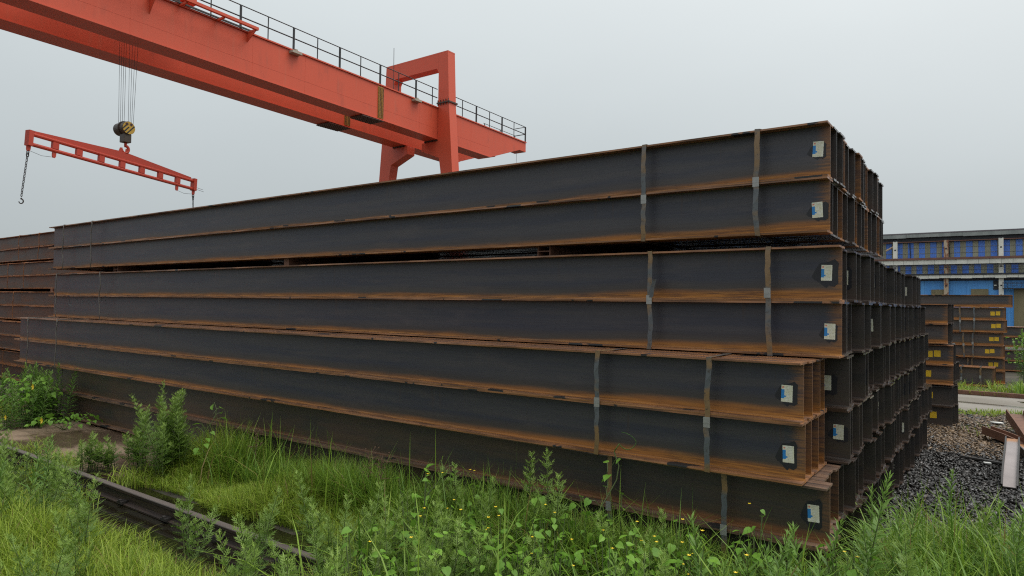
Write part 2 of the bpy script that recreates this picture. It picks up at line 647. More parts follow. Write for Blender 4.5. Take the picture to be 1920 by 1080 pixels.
# ------------------------------------------------------------------ beams
def beam_mesh(name, L, h, w, tf, tw, mat, seed, seg=26, jit=0.0014):
    r = random.Random(seed)
    f = 0.011
    half = [(-w / 2, 0), (w / 2, 0), (w / 2, tf), (tw / 2 + f, tf), (tw / 2 + f * 0.3, tf + f * 0.3), (tw / 2, tf + f)]
    prof = half + [(tw / 2, h - tf - f), (tw / 2 + f * 0.3, h - tf - f * 0.3), (tw / 2 + f, h - tf), (w / 2, h - tf), (w / 2, h), (-w / 2, h),
                   (-w / 2, h - tf), (-tw / 2 - f, h - tf), (-tw / 2 - f * 0.3, h - tf - f * 0.3), (-tw / 2, h - tf - f),
                   (-tw / 2, tf + f), (-tw / 2 - f * 0.3, tf + f * 0.3), (-tw / 2 - f, tf), (-w / 2, tf)]
    n = len(prof)
    tips = {0, 1, 2, 9, 10, 11, 12, 19}
    mb = MB()
    v = []
    bow = r.uniform(-0.004, 0.004)
    for i in range(seg + 1):
        x = -L * i / seg
        b = bow * math.sin(math.pi * i / seg)
        for j, (y, z) in enumerate(prof):
            dy = r.uniform(-jit, jit) if (j in tips and 0 < i < seg) else 0
            dz = r.uniform(-jit, jit) * 0.25 if (j in tips and 0 < i < seg) else 0
            v.append((x, y + dy + b, z + dz))
    fs = []
    for i in range(seg):
        for j in range(n):
            fs.append((i * n + j, i * n + (j + 1) % n, (i + 1) * n + (j + 1) % n, (i + 1) * n + j))
    e = seg * n
    for o in (0, e):
        fs += [tuple(o + k for k in (0, 1, 2, 3, 18, 19)), tuple(o + k for k in (3, 4, 17, 18)), tuple(o + k for k in (4, 5, 16, 17)),
               tuple(o + k for k in (5, 6, 15, 16)), tuple(o + k for k in (6, 7, 14, 15)), tuple(o + k for k in (7, 8, 13, 14)),
               tuple(o + k for k in (8, 9, 10, 11, 12, 13))]
    mb.add(v, fs)
    return mb.mesh(name, mat)


BW = 0.175
beam_sets = {}


def beam_set(key, L, h, w, mat, tf=0.0125, tw=0.009):
    beam_sets[key] = [beam_mesh("beam", L, h, w, tf, tw, mat, hash(key) % 97 + i) if False else beam_mesh("beam", L, h, w, tf, tw, mat, len(key) * 13 + i)
                      for i in range(4)]


beam_set("big", 12.0, H, BW, M["steel"])
beam_set("brown", 12.0, H, BW, M["steel_b"])
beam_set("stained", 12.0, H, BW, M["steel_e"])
beam_set("rusty", 12.0, 0.30, 0.15, M["steel_r"])
beam_set("far", 9.0, 0.31, 0.15, M["steel_f"])
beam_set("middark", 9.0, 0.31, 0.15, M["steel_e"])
beam_set("farwide", 9.0, 0.46, 0.20, M["steel_f"])

# shared sticker meshes (local x,z run 0..1, object scaled to its size)
st = MB()
st.box((0, 0, 0), (1, 1, 1))
sticker_me = st.mesh("mill_label", M["sticker"])
sm = MB()
rs = random.Random(3)
sm_pts = [(0.05, 0, -0.25), (0.35, 0, -0.45), (0.5, 0, -0.3), (0.85, 0, -0.38), (1.12, 0, -0.2), (1.1, 0, 0.5), (1.15, 0, 1.05), (0.9, 0, 1.3), (0.45, 0, 1.12),
          (-0.05, 0, 1.08), (-0.3, 0, 0.8), (-0.62, 0, 0.25), (-0.45, 0, 0.05), (-0.2, 0, -0.05)]
sm.prism(sm_pts, (0, 0, 0), (0, 1, 0))
smear_me = sm.mesh("paint_smear", M["smear"])
sm2 = MB()
sm2.prism([(p[0] * 0.8 + 0.1, 0, p[2] * 0.75 + 0.1) for p in sm_pts[::1]], (0, 0, 0), (0, 1, 0))
smear_me2 = sm2.mesh("paint_smear", M["smear"])
yt = MB()
yt.box((0, 0, 0), (1, 1, 1))
ytag_me = yt.mesh("yellow_tag", M["yellow_tag"])


def add_sticker(beam, h, tw=0.009, seed=0, smear=1, shift=0.0):
    r = random.Random(seed)
    zc = h * 0.5 + r.uniform(-0.02, 0.025)
    x0 = -0.118 + shift + r.uniform(-0.022, 0.018)
    if smear:
        s = link("paint_smear", smear_me if r.random() < 0.5 else smear_me2, beam, (x0, -tw / 2 - 0.0015, zc - 0.055))
        s.scale = (0.08 * r.uniform(0.85, 1.2), 0.001, 0.10 * r.uniform(0.85, 1.15))
    o = link("mill_label", sticker_me, beam, (x0, -tw / 2 - 0.003, zc - 0.055))
    o.scale = (0.064, 0.001, 0.100)
    o.rotation_euler = (0, R(r.uniform(-3.5, 3.5)), 0)


def band(parent, x, y0, y1, z0, z1, width, mat, name, seed, wob=0.0075, thick=0.0016, seals=1, hmid=None):
    """A steel strap or wire round a bundle (loop in the YZ plane, local to the bundle)."""
    r = random.Random(seed)
    g = 0.004
    ya, yb, za, zb = y0 - g, y1 + g, z0 - g * 0.9, z1 + g * 0.9
    pts = []
    nfront = 14
    off = [0.0]
    for i in range(nfront):
        off.append(off[-1] * 0.75 + r.uniform(-wob, wob))
    slack = r.uniform(0.0, 0.006)
    for i in range(nfront + 1):
        t = i / nfront
        bulge = abs(math.sin(math.pi * t * 2)) * slack
        pts.append((x + off[i], ya - 0.001 - bulge, zb + (za - zb) * t))
    pts.append((x + off[-1], (ya + yb) / 2, za))
    pts.append((x, yb, za))
    pts.append((x, yb, zb))
    pts.append((x + r.uniform(-0.03, 0.03), (ya + yb) / 2, zb + 0.002))
    pts.append((x + off[0] + r.uniform(-0.02, 0.05), ya + 0.12, zb + 0.004))
    mb = MB()
    if width < 0.015:
        mb.tube(pts + [pts[0]], width / 2, 5)
        return mb.obj(name, mat, parent, smooth=True)
    n = len(pts)
    cy, cz = (ya + yb) / 2, (za + zb) / 2
    v = []
    for i, p in enumerate(pts):
        a = Vector(pts[i - 1])
        b = Vector(pts[(i + 1) % n])
        d = (b - a).normalized()
        nrm = Vector((0, d.z, -d.y)).normalized()
        if nrm.dot(Vector((0, p[1] - cy, p[2] - cz))) < 0:
            nrm = -nrm
        tw = r.uniform(-0.0015, 0.0015)
        for s, k in ((-1, 0), (1, 0), (1, 1), (-1, 1)):
            v.append(Vector(p) + Vector((s * width / 2, 0, 0)) + nrm * (k * thick + s * tw))
    f = []
    for i in range(n):
        j = (i + 1) % n
        for k in range(4):
            f.append((i * 4 + k, i * 4 + (k + 1) % 4, j * 4 + (k + 1) % 4, j * 4 + k))
    mb.add(v, f)
    o = mb.obj(name, mat, parent)
    if seals:
        zs = hmid if hmid is not None else (z0 + z1) / 2
        idx = min(range(nfront + 1), key=lambda i: abs(pts[i][2] - (zs + r.uniform(-0.06, 0.06))))
        p = pts[idx]
        sb = MB()
        sb.box((p[0] - width * 0.62, p[1] - 0.005, p[2] - 0.03), (p[0] + width * 0.62, p[1] - 0.0022, p[2] + 0.035))
        sb.box((p[0] - width * 0.62, p[1] - 0.006, p[2] - 0.004), (p[0] + width * 0.62, p[1] - 0.005, p[2] + 0.004))
        sb.obj("strap_seal", M["strap_bright"], o)
        if seed == 16 * 17:
            tb = MB()
            q = [(p[0] + width * 0.1, p[1] - 0.007, p[2] + 0.02), (p[0] + width * 0.1 + 0.012, p[1] - 0.012, p[2] + 0.09), (p[0] + width * 0.1 + 0.03, p[1] - 0.02, p[2] + 0.15)]
            for a0, b0 in zip(q[:-1], q[1:]):
                tb.prism([a0, (a0[0] + width * 0.9, a0[1], a0[2]), (b0[0] + width * 0.9, b0[1], b0[2]), b0], (0, 0, 0), (0, -0.0015, 0))
            tb.obj("strap_tail", M["strap"], o)
    return o


def bundle(label, x, y0, z0, n, key="big", rows=2, h=H, w=BW, pitch=0.179, stag=0.03, seed=1, straps=(), wires=(), stickers=(), group=None, keys=None,
           wire_mat="wire", first_x=None):
    t = thing("beam_bundle", label, "beam bundle", (x, y0, z0), 0, group)
    r = random.Random(seed)
    beams = {}
    for row in range(rows):
        drift = 0
        for i in range(n):
            kk = keys(i, row) if keys else key
            me = beam_sets[kk][r.randrange(4)]
            drift = drift * 0.6 + r.uniform(-stag, stag)
            dx = r.uniform(-0.006, 0.006) if i == 0 else drift
            o = link("beam", me, t, (dx, w / 2 + i * pitch + (0 if i == 0 else r.uniform(-0.0015, 0.0015)), row * h + (0.0 if row == 0 or i == 0 else r.uniform(0, 0.002))))
            beams[(row, i)] = o
    for k, (row, i) in enumerate(stickers):
        add_sticker(beams[(row, i)], h, seed=seed * 31 + k, smear=1 if (k < 3 or r.random() < 0.6) else 0, shift=-0.055 if (seed == 14 and k == 0) else 0.0)
    yb = (n - 1) * pitch + w
    for k, sx in enumerate(straps):
        band(t, sx - x, 0, yb, 0, rows * h, 0.034, M["strap"], "steel_strap", seed * 17 + k)
    for k, sx in enumerate(wires):
        band(t, sx - x, 0, yb, 0, rows * h, 0.0145, M[wire_mat], "tie_wire", seed * 23 + k, wob=0.018)
    return t, beams


GA = "strapped beam bundles of the big stack"
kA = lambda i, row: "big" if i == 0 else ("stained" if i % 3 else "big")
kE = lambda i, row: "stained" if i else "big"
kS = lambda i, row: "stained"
# bottom layer
bundle("strapped stain-browned bundle at the bottom of the big stack, half hidden by grass", -0.80, 4.21, 0.07, 15, "brown", seed=11,
       straps=(-2.177, -1.387), wires=(-12.23, -11.2), stickers=((1, 0), (1, 2), (0, 0), (1, 6), (1, 9), (0, 8)), group=GA,
       keys=lambda i, row: "brown" if i < 4 else "stained", stag=0.05)
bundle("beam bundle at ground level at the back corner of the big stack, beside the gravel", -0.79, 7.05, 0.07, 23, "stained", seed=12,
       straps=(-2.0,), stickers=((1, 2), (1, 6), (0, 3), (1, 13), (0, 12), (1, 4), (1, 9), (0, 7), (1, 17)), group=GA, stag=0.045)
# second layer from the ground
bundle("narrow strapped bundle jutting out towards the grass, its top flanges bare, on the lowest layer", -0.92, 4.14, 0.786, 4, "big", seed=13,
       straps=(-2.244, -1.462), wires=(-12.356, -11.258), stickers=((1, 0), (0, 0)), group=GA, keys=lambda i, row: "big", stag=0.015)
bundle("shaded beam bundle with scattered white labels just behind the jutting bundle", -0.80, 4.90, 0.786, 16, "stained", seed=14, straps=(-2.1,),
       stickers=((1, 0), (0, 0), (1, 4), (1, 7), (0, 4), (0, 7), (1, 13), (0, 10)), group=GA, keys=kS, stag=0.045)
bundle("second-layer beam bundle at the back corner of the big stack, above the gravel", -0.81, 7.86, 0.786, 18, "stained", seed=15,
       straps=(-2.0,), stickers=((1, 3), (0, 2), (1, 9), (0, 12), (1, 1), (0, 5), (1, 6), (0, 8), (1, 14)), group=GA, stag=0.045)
# third layer
bundle("strapped bundle directly under the topmost bundle, faint chalk scrawl near its far left end", -0.79, 4.56, 1.502, 14, "big", seed=16,
       straps=(-2.054, -1.217), wires=(-12.479, -10.916), stickers=((1, 0), (0, 0), (1, 3), (0, 3), (1, 9), (0, 8)), group=GA, keys=kE, stag=0.045)
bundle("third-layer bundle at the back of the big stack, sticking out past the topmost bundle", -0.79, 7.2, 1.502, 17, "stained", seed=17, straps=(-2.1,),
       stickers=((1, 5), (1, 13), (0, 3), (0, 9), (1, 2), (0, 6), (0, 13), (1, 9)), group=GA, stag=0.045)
# top
bundle("topmost strapped bundle of dark steel beams crowning the big stack against the sky", -0.862, 4.56, 2.29, 15, "big", seed=18,
       straps=(-2.106, -1.293), wires=(-12.26, -11.24), stickers=((1, 0), (0, 0), (1, 4), (1, 7), (1, 11), (0, 4), (0, 7), (0, 11)), group=GA, keys=kA, stag=0.016)

# dunnage
def i_block(mb_len, s, mat, name, label, loc, cat="dunnage", group=None):
    mb = MB()
    # small I-section lying on its side, running in +Y
    t = 0.009
    w, hh = 0.125, s
    prof = [(0, 0), (t, 0), (t, hh / 2 - 0.004), (w - t, hh / 2 - 0.004), (w - t, 0), (w, 0), (w, hh), (w - t, hh), (w - t, hh / 2 + 0.004), (t, hh / 2 + 0.004), (t, hh), (0, hh)]
    mb.prism([(a, 0, b) for a, b in prof], (0, 0, 0), (0, mb_len, 0))
    o = mb.obj(name, mat, None, loc)
    return tag(o, label, cat, group)


GD = "dunnage pieces between the beam layers"
i_block(2.6, 0.082, M["offcut_rust"], "dunnage_beam", "rusty H-shaped spacer showing in the dark gap under the topmost bundle, right of middle", (-3.08, 4.62, 2.207), group=GD)
i_block(2.6, 0.082, M["offcut_rust"], "dunnage_beam", "rusty spacer in the gap under the topmost bundle near its far left end", (-10.62, 4.62, 2.207), group=GD)
for k, (x, y, z, L) in enumerate([(-3.2, 4.3, 0.775, 2.5), (-10.3, 4.3, 0.775, 2.5), (-3.4, 4.62, 1.491, 2.3), (-10.0, 4.62, 1.491, 2.3), (-6.5, 4.62, 2.207, 2.5)]):
    mb = MB()
    mb.box((0, 0, 0), (0.09, L, 0.010 if k < 4 else 0.082))
    tag(mb.obj("dunnage_bar", M["offcut_rust"], None, (x, y, z)), "rusty flat bar laid as a spacer inside the big stack", "dunnage", GD)
for k, x in enumerate((-2.4, -6.6, -10.8)):
    mb = MB()
    mb.box((0, 0, 0), (0.16, 7.1, 0.069))
    tag(mb.obj("ground_timber", M["dark_iron"], None, (x, 4.3, 0.0005)), "dark bearer lying on the ground under the bottom bundles", "bearer", "ground bearers under the big stack")


def chalk_marks():
    r = random.Random(5)
    par = [o for o in bpy.data.objects if o.name.startswith("beam_bundle") and "chalk" in o.get("label", "")][0]
    bm = [o for o in par.children if o.name.startswith("beam") and abs(o.location.z) < 1e-4][0]
    for k in range(6):
        x = -10.5 - (k % 3) * 0.42 - r.uniform(0, 0.1) + (k // 3) * 0.25
        z = 0.20 + 0.05 * (k % 2) + r.uniform(-0.02, 0.02)
        mb = MB()
        for s in range(3):
            pts = []
            px, pz = x + s * 0.07, z + r.uniform(-0.02, 0.02)
            ang = r.uniform(0.6, 2.2)
            for i in range(6):
                pts.append((px, -0.0062, pz))
                ang += r.uniform(-0.9, 0.9)
                px += 0.022 * math.cos(ang)
                pz += 0.022 * math.sin(ang)
            mb.tube(pts, 0.0022, 4)
        mb.obj("chalk_mark", M["chalk"], bm)


chalk_marks()

# left-hand rusty stack
GL = "rusty bundles of the stack at far left"
left_rows = [(0.06, 5.45, "lowest rusty beam bundle of the far left stack, behind the leafy bush"), (0.70, 5.40, "second rusty bundle from the ground in the far left stack"),
             (1.34, 5.60, "middle rusty bundle of the far left stack with a thin rust-red tie"), (2.02, 5.95, "rusty bundle second from the top of the far left stack"),
             (2.68, 6.05, "topmost rusty brown beam bundle of the far left stack")]
for k, (z, y, lab) in enumerate(left_rows):
    bundle(lab, -14.3, y, z, 18, "rusty", h=0.30, w=0.15, pitch=0.153, seed=40 + k, wires=(-19.1 + (k % 3) * 0.35, -17.6 - (k % 2) * 0.5), group=GL, wire_mat="wire_rust")
for k in range(5):
    z = [0.0, 0.66, 1.30, 1.94, 2.62][k]
    for x in (-16.6, -22.0):
        mb = MB()
        mb.box((0, 0, 0), (0.12, 2.7, [0.06, 0.04, 0.04, 0.08, 0.06][k] - 0.001))
        tag(mb.obj("dunnage_bar", M["offcut_rust"], None, (x, left_rows[k][1] - 0.02 if k == 0 else max(left_rows[k][1], left_rows[k - 1][1]), z + 0.0005)),
            "rusty spacer between bundles of the far left stack", "dunnage", "spacers of the far left stack")

# stacks behind, on the right
GM = "bundles of the stack behind the big stack's corner"


def yellow_tags(b, h, n=2, seed=0):
    r = random.Random(seed)
    x = -0.34 + r.uniform(-0.05, 0.05)
    for k in range(n):
        o = link("yellow_tag", ytag_me, b, (x + k * 0.105, -0.0045 - 0.004 - 0.001 * k, h * 0.36 + 0.01 * k))
        o.scale = (0.09, 0.002, 0.10)
        o.rotation_euler = (0, R(r.uniform(-4, 4)), 0)


mids = [(0.02, -0.56, 12.40, 0.31, "dark bundle with yellow tags at the foot of the middle stack by the gravel", 2),
        (0.66, -0.555, 12.45, 0.31, "middle stack bundle with bright yellow tags near its ends", 2),
        (1.30, -0.63, 12.40, 0.31, "topmost blue-grey bundle of the middle stack behind the big stack's corner", 0)]
for k, (z, x, y, h, lab, tags) in enumerate(mids):
    t, b = bundle(lab, x, y, z, 7, "far", h=0.31, w=0.15, pitch=0.153, seed=60 + k, group=GM, stag=0.05, keys=lambda i, row: "far" if (i == 0 and k) else "middark")
    if tags:
        for row in (0, 1):
            yellow_tags(b[(row, 0)], 0.31, 2 if (row and k == 1) else 1, 70 + k * 2 + row)
            for i in (3, 5):
                yellow_tags(b[(row, i)], 0.31, 1, 90 + k * 7 + row + i)
GB = "bundles of the far stack with yellow tags"
bks = [(0.02, 0.15, 20.75, "lowest visible rust-edged bundle of the far stack beyond the road"), (0.66, 0.12, 20.65, "far stack bundle in the middle with yellow tags at its right end"),
       (1.30, 0.16, 20.6, "upper bundle of the far stack with paired pale straps and yellow tags")]
for k, (z, x, y, lab) in enumerate(bks):
    t, b = bundle(lab, x, y, z, 6, "far", h=0.31, w=0.15, pitch=0.153, seed=80 + k, group=GB, stag=0.03,
                  straps=(-0.62 - 0.08 * k, -0.52 + 0.02 * k))
    for row in ((1,) if k == 0 else (0, 1)):
        yellow_tags(b[(row, 0)], 0.31, 2, 100 + k * 2 + row)
t, b = bundle("single long beam lying flat across the top of the far stack", 0.28, 20.7, 1.93, 2, "far", rows=1, h=0.31, w=0.15, pitch=0.16, seed=85)
t.rotation_euler = (0, 0, 0)
t, b = bundle("deep dark beams with rusty straps standing in front of the far stack", -0.06, 19.75, 0.015, 3, "farwide", rows=1, h=0.46, w=0.2, pitch=0.21, seed=86,
              straps=(-0.72, -0.33))
t, b = bundle("rust-brown stack of beams at the right edge beyond the shrubs", 1.9, 25.6, 0.75, 5, "far", rows=2, h=0.31, w=0.15, pitch=0.153, seed=87)
t2, b2 = bundle("lower rust-brown bundle at the right edge behind the shrubs", 1.85, 25.5, 0.03, 5, "far", rows=2, h=0.31, w=0.15, pitch=0.153, seed=88)


# ------------------------------------------------------------------ gantry crane
crane = thing("gantry_crane", "orange-red double girder gantry crane spanning the yard behind the stacks", "crane", (-21.5, 22.3, 0))
CX, CY = -21.5, 22.3


def cpt(x, y, z):
    return (x - CX, y - CY, z)


def gb(y):
    return 9.46 - 0.021 * (y - 6.54)


GH = 1.36


def girder(xa, xb):
    ys = [-6.0, 25.93, 28.36, 28.93]
    bot = [gb(-6.0), gb(25.93), gb(28.36) + 0.88, gb(28.93) + 0.88]
    top = [gb(y) + GH for y in ys]
    poly = [cpt(xb, y, z) for y, z in zip(ys, bot)] + [cpt(xb, y, z) for y, z in reversed(list(zip(ys, top)))]
    mb = MB()
    mb.prism(poly, (0, 0, 0), (xa - xb, 0, 0))
    g = mb.obj("girder", M["orange"], crane, bevel=0.01)
    # top flange plate and lower flange lip
    for z0, z1, e, name in ((GH + 0.002, GH + 0.05, 0.05, "top_flange"), (-0.028, -0.002, 0.035, "bottom_flange")):
        y1 = 28.93 if e == 0.05 else 25.9
        fb = MB()
        fb.prism([cpt(xb + e, -6, gb(-6) + z0), cpt(xb + e, y1, gb(y1) + z0), cpt(xb + e, y1, gb(y1) + z1), cpt(xb + e, -6, gb(-6) + z1)], (0, 0, 0), (xa - xb - 2 * e, 0, 0))
        fb.obj(name, M["orange"], g)
    # bolted splice
    y = 18.64
    sp = MB()
    sp.prism([cpt(xb + 0.002, y - 0.15, gb(y) + 0.04), cpt(xb + 0.002, y + 0.15, gb(y) + 0.04), cpt(xb + 0.002, y + 0.15, gb(y) + GH - 0.05), cpt(xb + 0.002, y - 0.15, gb(y) + GH - 0.05)],
             (0, 0, 0), (0.02, 0, 0))
    s = sp.obj("splice_plate", M["bolt_yellow"], g)
    bo = MB()
    for i in range(24):
        for j in range(4):
            yy = y - 0.115 + j * 0.077
            zz = gb(y) + 0.08 + i * (GH - 0.18) / 23
            bo.box(cpt(xb + 0.022, yy - 0.014, zz - 0.014), cpt(xb + 0.045, yy + 0.014, zz + 0.014))
    b1 = bo.obj("bolts", M["bolt_dark"], s)
    b1["kind"] = "stuff"
    un = MB()
    zc = gb(y) - 0.03
    un.box(cpt(xa - 0.02, y - 0.95, zc - 0.03), cpt(xb + 0.02, y + 0.17, zc - 0.002))
    for i in range(12):
        for j in range(6):
            xx = xa + 0.05 + j * (xb - xa - 0.1) / 5
            yy = y - 0.88 + i * 0.088
            un.box(cpt(xx - 0.014, yy - 0.014, zc - 0.055), cpt(xx + 0.014, yy + 0.014, zc - 0.03))
    un.obj("underside_splice_plate", M["splice_brown"], g)
    if xa > -21.5:
        w = MB()
        w.prism([cpt(xb, -5.9, gb(-5.9) + 0.44), cpt(xb, 25.9, gb(25.9) + 0.44), cpt(xb, 25.9, gb(25.9) + 0.452), cpt(xb, -5.9, gb(-5.9) + 0.452)], (0, 0, 0), (0.003, 0, 0))
        w.obj("weld_seam", M["orange"], g)
    # vertical plate seams, slightly proud strips
    for yy in (3.0, 9.0, 12.9, 15.0, 20.9, 24.4):
        if xa > -21.5:
            w = MB()
            w.box(cpt(xb, yy - 0.006, gb(yy) + 0.02), cpt(xb + 0.003, yy + 0.006, gb(yy) + GH - 0.02))
            w.obj("weld_seam", M["orange"], g)
    return g


g_near = girder(-20.83, -20.12)
g_far = girder(-22.9, -22.12)
# trolley rails on the girders
for x in (-20.75, -22.2):
    mb = MB()
    mb.prism([cpt(x - 0.03, -5, gb(-5) + GH + 0.052), cpt(x - 0.03, 28.3, gb(28.3) + GH + 0.052), cpt(x - 0.03, 28.3, gb(28.3) + GH + 0.13), cpt(x - 0.03, -5, gb(-5) + GH + 0.13)], (0, 0, 0), (0.06, 0, 0))
    mb.obj("trolley_rail", M["dark_iron"], crane)

# railing along the near girder, one post a metre, every second one stout
rl = link("railing", None, crane, (0, 0, 0))
xr = -20.14
ZT = lambda y: gb(y) + GH + 0.05


def add_post(x, y, r, z1=0.80):
    mb = MB()
    mb.box(cpt(x - r, y - r, ZT(y) + 0.001), cpt(x + r, y + r, ZT(y) + z1))
    mb.obj("post", M["black"], rl)


posts = []
y = -5.5
k = 0
yy = 28.9
while yy > -5.6:
    if not (22.0 < yy < 22.65):
        posts.append(yy)
        add_post(xr, yy, 0.028 if k % 2 == 0 else 0.014)
    yy -= 1.0285
    k += 1
for (hz, r) in ((0.80, 0.018), (0.42, 0.022)):
    for (ya, yb) in ((-5.6, 22.02), (22.7, 28.9)):
        mb = MB()
        mb.tube([cpt(xr, ya, ZT(ya) + hz), cpt(xr, yb, ZT(yb) + hz)], r, 6)
        mb.obj("handrail" if hz > 0.5 else "mid_rail", M["black"], rl)
    mb = MB()
    mb.tube([cpt(xr - 0.02, 28.9, ZT(28.9) + hz), cpt(-20.82, 28.9, ZT(28.9) + hz)], r, 6)
    mb.obj("handrail" if hz > 0.5 else "mid_rail", M["black"], rl)
    mb = MB()
    mb.tube([cpt(-20.82, 28.87, ZT(28.9) + hz * 0.55), cpt(-20.82, 26.2, ZT(26.2) + hz * 0.55)], r * 0.8, 6)
    mb.obj("handrail" if hz > 0.5 else "mid_rail", M["black"], rl)
for y in (28.9, 27.6, 26.3):
    add_post(-20.82, y, 0.018, 0.45)
# same railing on the far girder, mostly hidden
# cable-carrier frame bracketed to the near girder
fr = link("cable_frame", None, crane, (0, 0, 0))
xo = -19.62
mb = MB()
mb.prism([cpt(xo - 0.05, 4.0, ZT(4.0) + 0.02), cpt(xo - 0.05, 12.75, ZT(12.75) - 0.06), cpt(xo - 0.05, 12.75, ZT(12.75) + 0.03), cpt(xo - 0.05, 4.0, ZT(4.0) + 0.11)], (0, 0, 0), (0.1, 0, 0))
mb.obj("frame_rail", M["orange"], fr)
for y in (5.6, 7.2, 8.8, 10.4, 11.6, 12.7):
    mb = MB()
    mb.box(cpt(-20.12 + 0.052, y - 0.03, ZT(y) - 0.07), cpt(xo - 0.052, y + 0.03, ZT(y) - 0.01))
    mb.obj("frame_arm", M["orange"], fr)
for y in (6.0, 9.55, 12.72):
    mb = MB()
    big = 0.55 if y < 12 else 0.28
    mb.prism([cpt(-20.118, y - 0.045, ZT(y) - 0.08), cpt(xo, y - 0.045, ZT(y) - 0.08), cpt(-20.118, y - 0.045, ZT(y) - 0.08 - big)], (0, 0, 0), (0, 0.02, 0))
    mb.obj("frame_bracket", M["orange"], fr)
mb = MB()
mb.prism([cpt(-20.06, 8.8, ZT(8.8) + 0.002), cpt(-20.06, 12.75, ZT(12.75) + 0.002), cpt(-20.06, 12.75, ZT(12.75) + 0.05), cpt(-20.06, 8.8, ZT(8.8) + 0.05)], (0, 0, 0), (0.05, 0, 0))
mb.obj("frame_inner_rail", M["dark_iron"], fr)
# small lamps under the walkway edge
for y in (14.5, 20.6):
    mb = MB()
    mb.box(cpt(-20.12, y - 0.2, gb(y) + GH - 0.12), cpt(-19.9, y + 0.2, gb(y) + GH - 0.04)).box(cpt(-20.1, y - 0.05, gb(y) + GH - 0.045), cpt(-19.95, y + 0.05, gb(y) + GH + 0.04))
    mb.obj("work_lamp", M["lamp_tan"], crane)
# mast
mb = MB()
mb.tube([cpt(-20.7, 19.9, ZT(19.9)), cpt(-20.72, 19.9, ZT(19.9) + 2.05)], 0.012, 5)
mb.obj("mast", M["black"], crane)


def legs(y0, depth=0.48):
    """portal leg frame round both girders"""
    XM = -21.515

    def leg_poly(s):
        # outline in XZ for one leg, s=+1 for +X side ; coordinates as offsets from middle
        o = [(1.40, 12.93), (1.93, 12.93), (2.04, 10.6), (2.28, 7.7), (2.95, 0.9), (2.30, 0.9), (1.60, 7.7), (1.50, 8.27), (0.45, 8.68), (0.45, 9.05), (1.40, 9.05)]
        return [(XM + s * a, z) for a, z in o]

    lg = None
    for s in (1, -1):
        mb = MB()
        poly = leg_poly(s)
        mb.prism([cpt(a, y0, z) for a, z in poly], (0, 0, 0), (0, depth, 0))
        lg = mb.obj("leg", M["orange"], crane, bevel=0.012)
        # bolted flange ring
        fl = MB()
        xa, xb = sorted((XM + s * 1.36, XM + s * 2.09))
        fl.box(cpt(xa, y0 - 0.06, 10.68), cpt(xb, y0 + depth + 0.06, 10.74))
        for i in range(5):
            xx = xa + 0.06 + i * (xb - xa - 0.12) / 4
            fl.box(cpt(xx - 0.015, y0 - 0.045, 10.6), cpt(xx + 0.015, y0 - 0.015, 10.84))
        fl.obj("bolted_flange", M["bolt_dark"], lg)
        # bearing under the girder
        br = MB()
        xa, xb = sorted((XM + s * 0.62, XM + s * 1.38))
        br.box(cpt(xa, y0 - 0.03, 9.052), cpt(xb, y0 + depth + 0.03, 9.10)).box(cpt(xa + 0.08, y0 + 0.05, 9.10), cpt(xb - 0.08, y0 + depth - 0.05, gb(y0 + 0.3) - 0.03))
        for i in range(4):
            xx = xa + 0.07 + i * (xb - xa - 0.14) / 3
            br.box(cpt(xx - 0.018, y0 - 0.05, 9.02), cpt(xx + 0.018, y0 - 0.032, 9.14))
        br.obj("bearing_plate", M["bolt_dark"], lg)
    cb = MB()
    cb.prism([cpt(XM - 1.93, y0 + 0.004, 12.932), cpt(XM + 1.93, y0 + 0.004, 12.932), cpt(XM + 1.93, y0 + 0.004, 13.0), cpt(XM - 1.93, y0 + 0.004, 13.0)], (0, 0, 0), (0, depth - 0.008, 0))
    cb2 = [(XM - 1.398, 12.928), (XM + 1.398, 12.928), (XM + 1.398, 12.10), (XM + 1.30, 12.30), (XM - 1.30, 12.30), (XM - 1.398, 12.10)]
    cb.prism([cpt(a, y0 + 0.003, z) for a, z in cb2], (0, 0, 0), (0, depth - 0.006, 0))
    cb.obj("portal_crossbar", M["orange"], crane)
    sb = MB()
    sb.box(cpt(XM - 4.2, y0 - 0.05, 0.45), cpt(XM + 4.2, y0 + depth + 0.05, 0.898))
    sill = sb.obj("sill_beam", M["orange"], crane, bevel=0.02)
    for x in (-3.8, -2.9, 2.9, 3.8):
        wb = MB()
        wb.tube([cpt(XM + x, y0 + depth / 2 - 0.06, 0.33), cpt(XM + x, y0 + depth / 2 + 0.06, 0.33)], 0.20, 20)
        wb.obj("wheel", M["dark_iron"], sill)


legs(22.05)
legs(2.63)
make_rail(22.29, -34, -5, 0.012, "crane rail on the far side of the yard behind the stacks")
# trolley riding on top of the girders
tr = MB()
for x in (-20.75, -22.2):
    for y in (8.3, 10.9):
        tr.tube([cpt(x - 0.05, y, gb(y) + GH + 0.29), cpt(x + 0.05, y, gb(y) + GH + 0.29)], 0.155, 14)
tr.box(cpt(-22.4, 8.0, gb(9) + GH + 0.42), cpt(-20.6, 8.3, gb(9) + GH + 0.6)).box(cpt(-22.4, 10.9, gb(9) + GH + 0.42), cpt(-20.6, 11.2, gb(9) + GH + 0.6))
tr.box(cpt(-22.35, 8.3, gb(9) + GH + 0.44), cpt(-22.1, 10.9, gb(9) + GH + 0.58)).box(cpt(-20.9, 8.3, gb(9) + GH + 0.44), cpt(-20.65, 10.9, gb(9) + GH + 0.58))
tr.tube([cpt(-22.0, 9.6, gb(9) + GH + 0.75), cpt(-21.0, 9.6, gb(9) + GH + 0.75)], 0.22, 16)
tr.obj("trolley", M["orange"], crane)

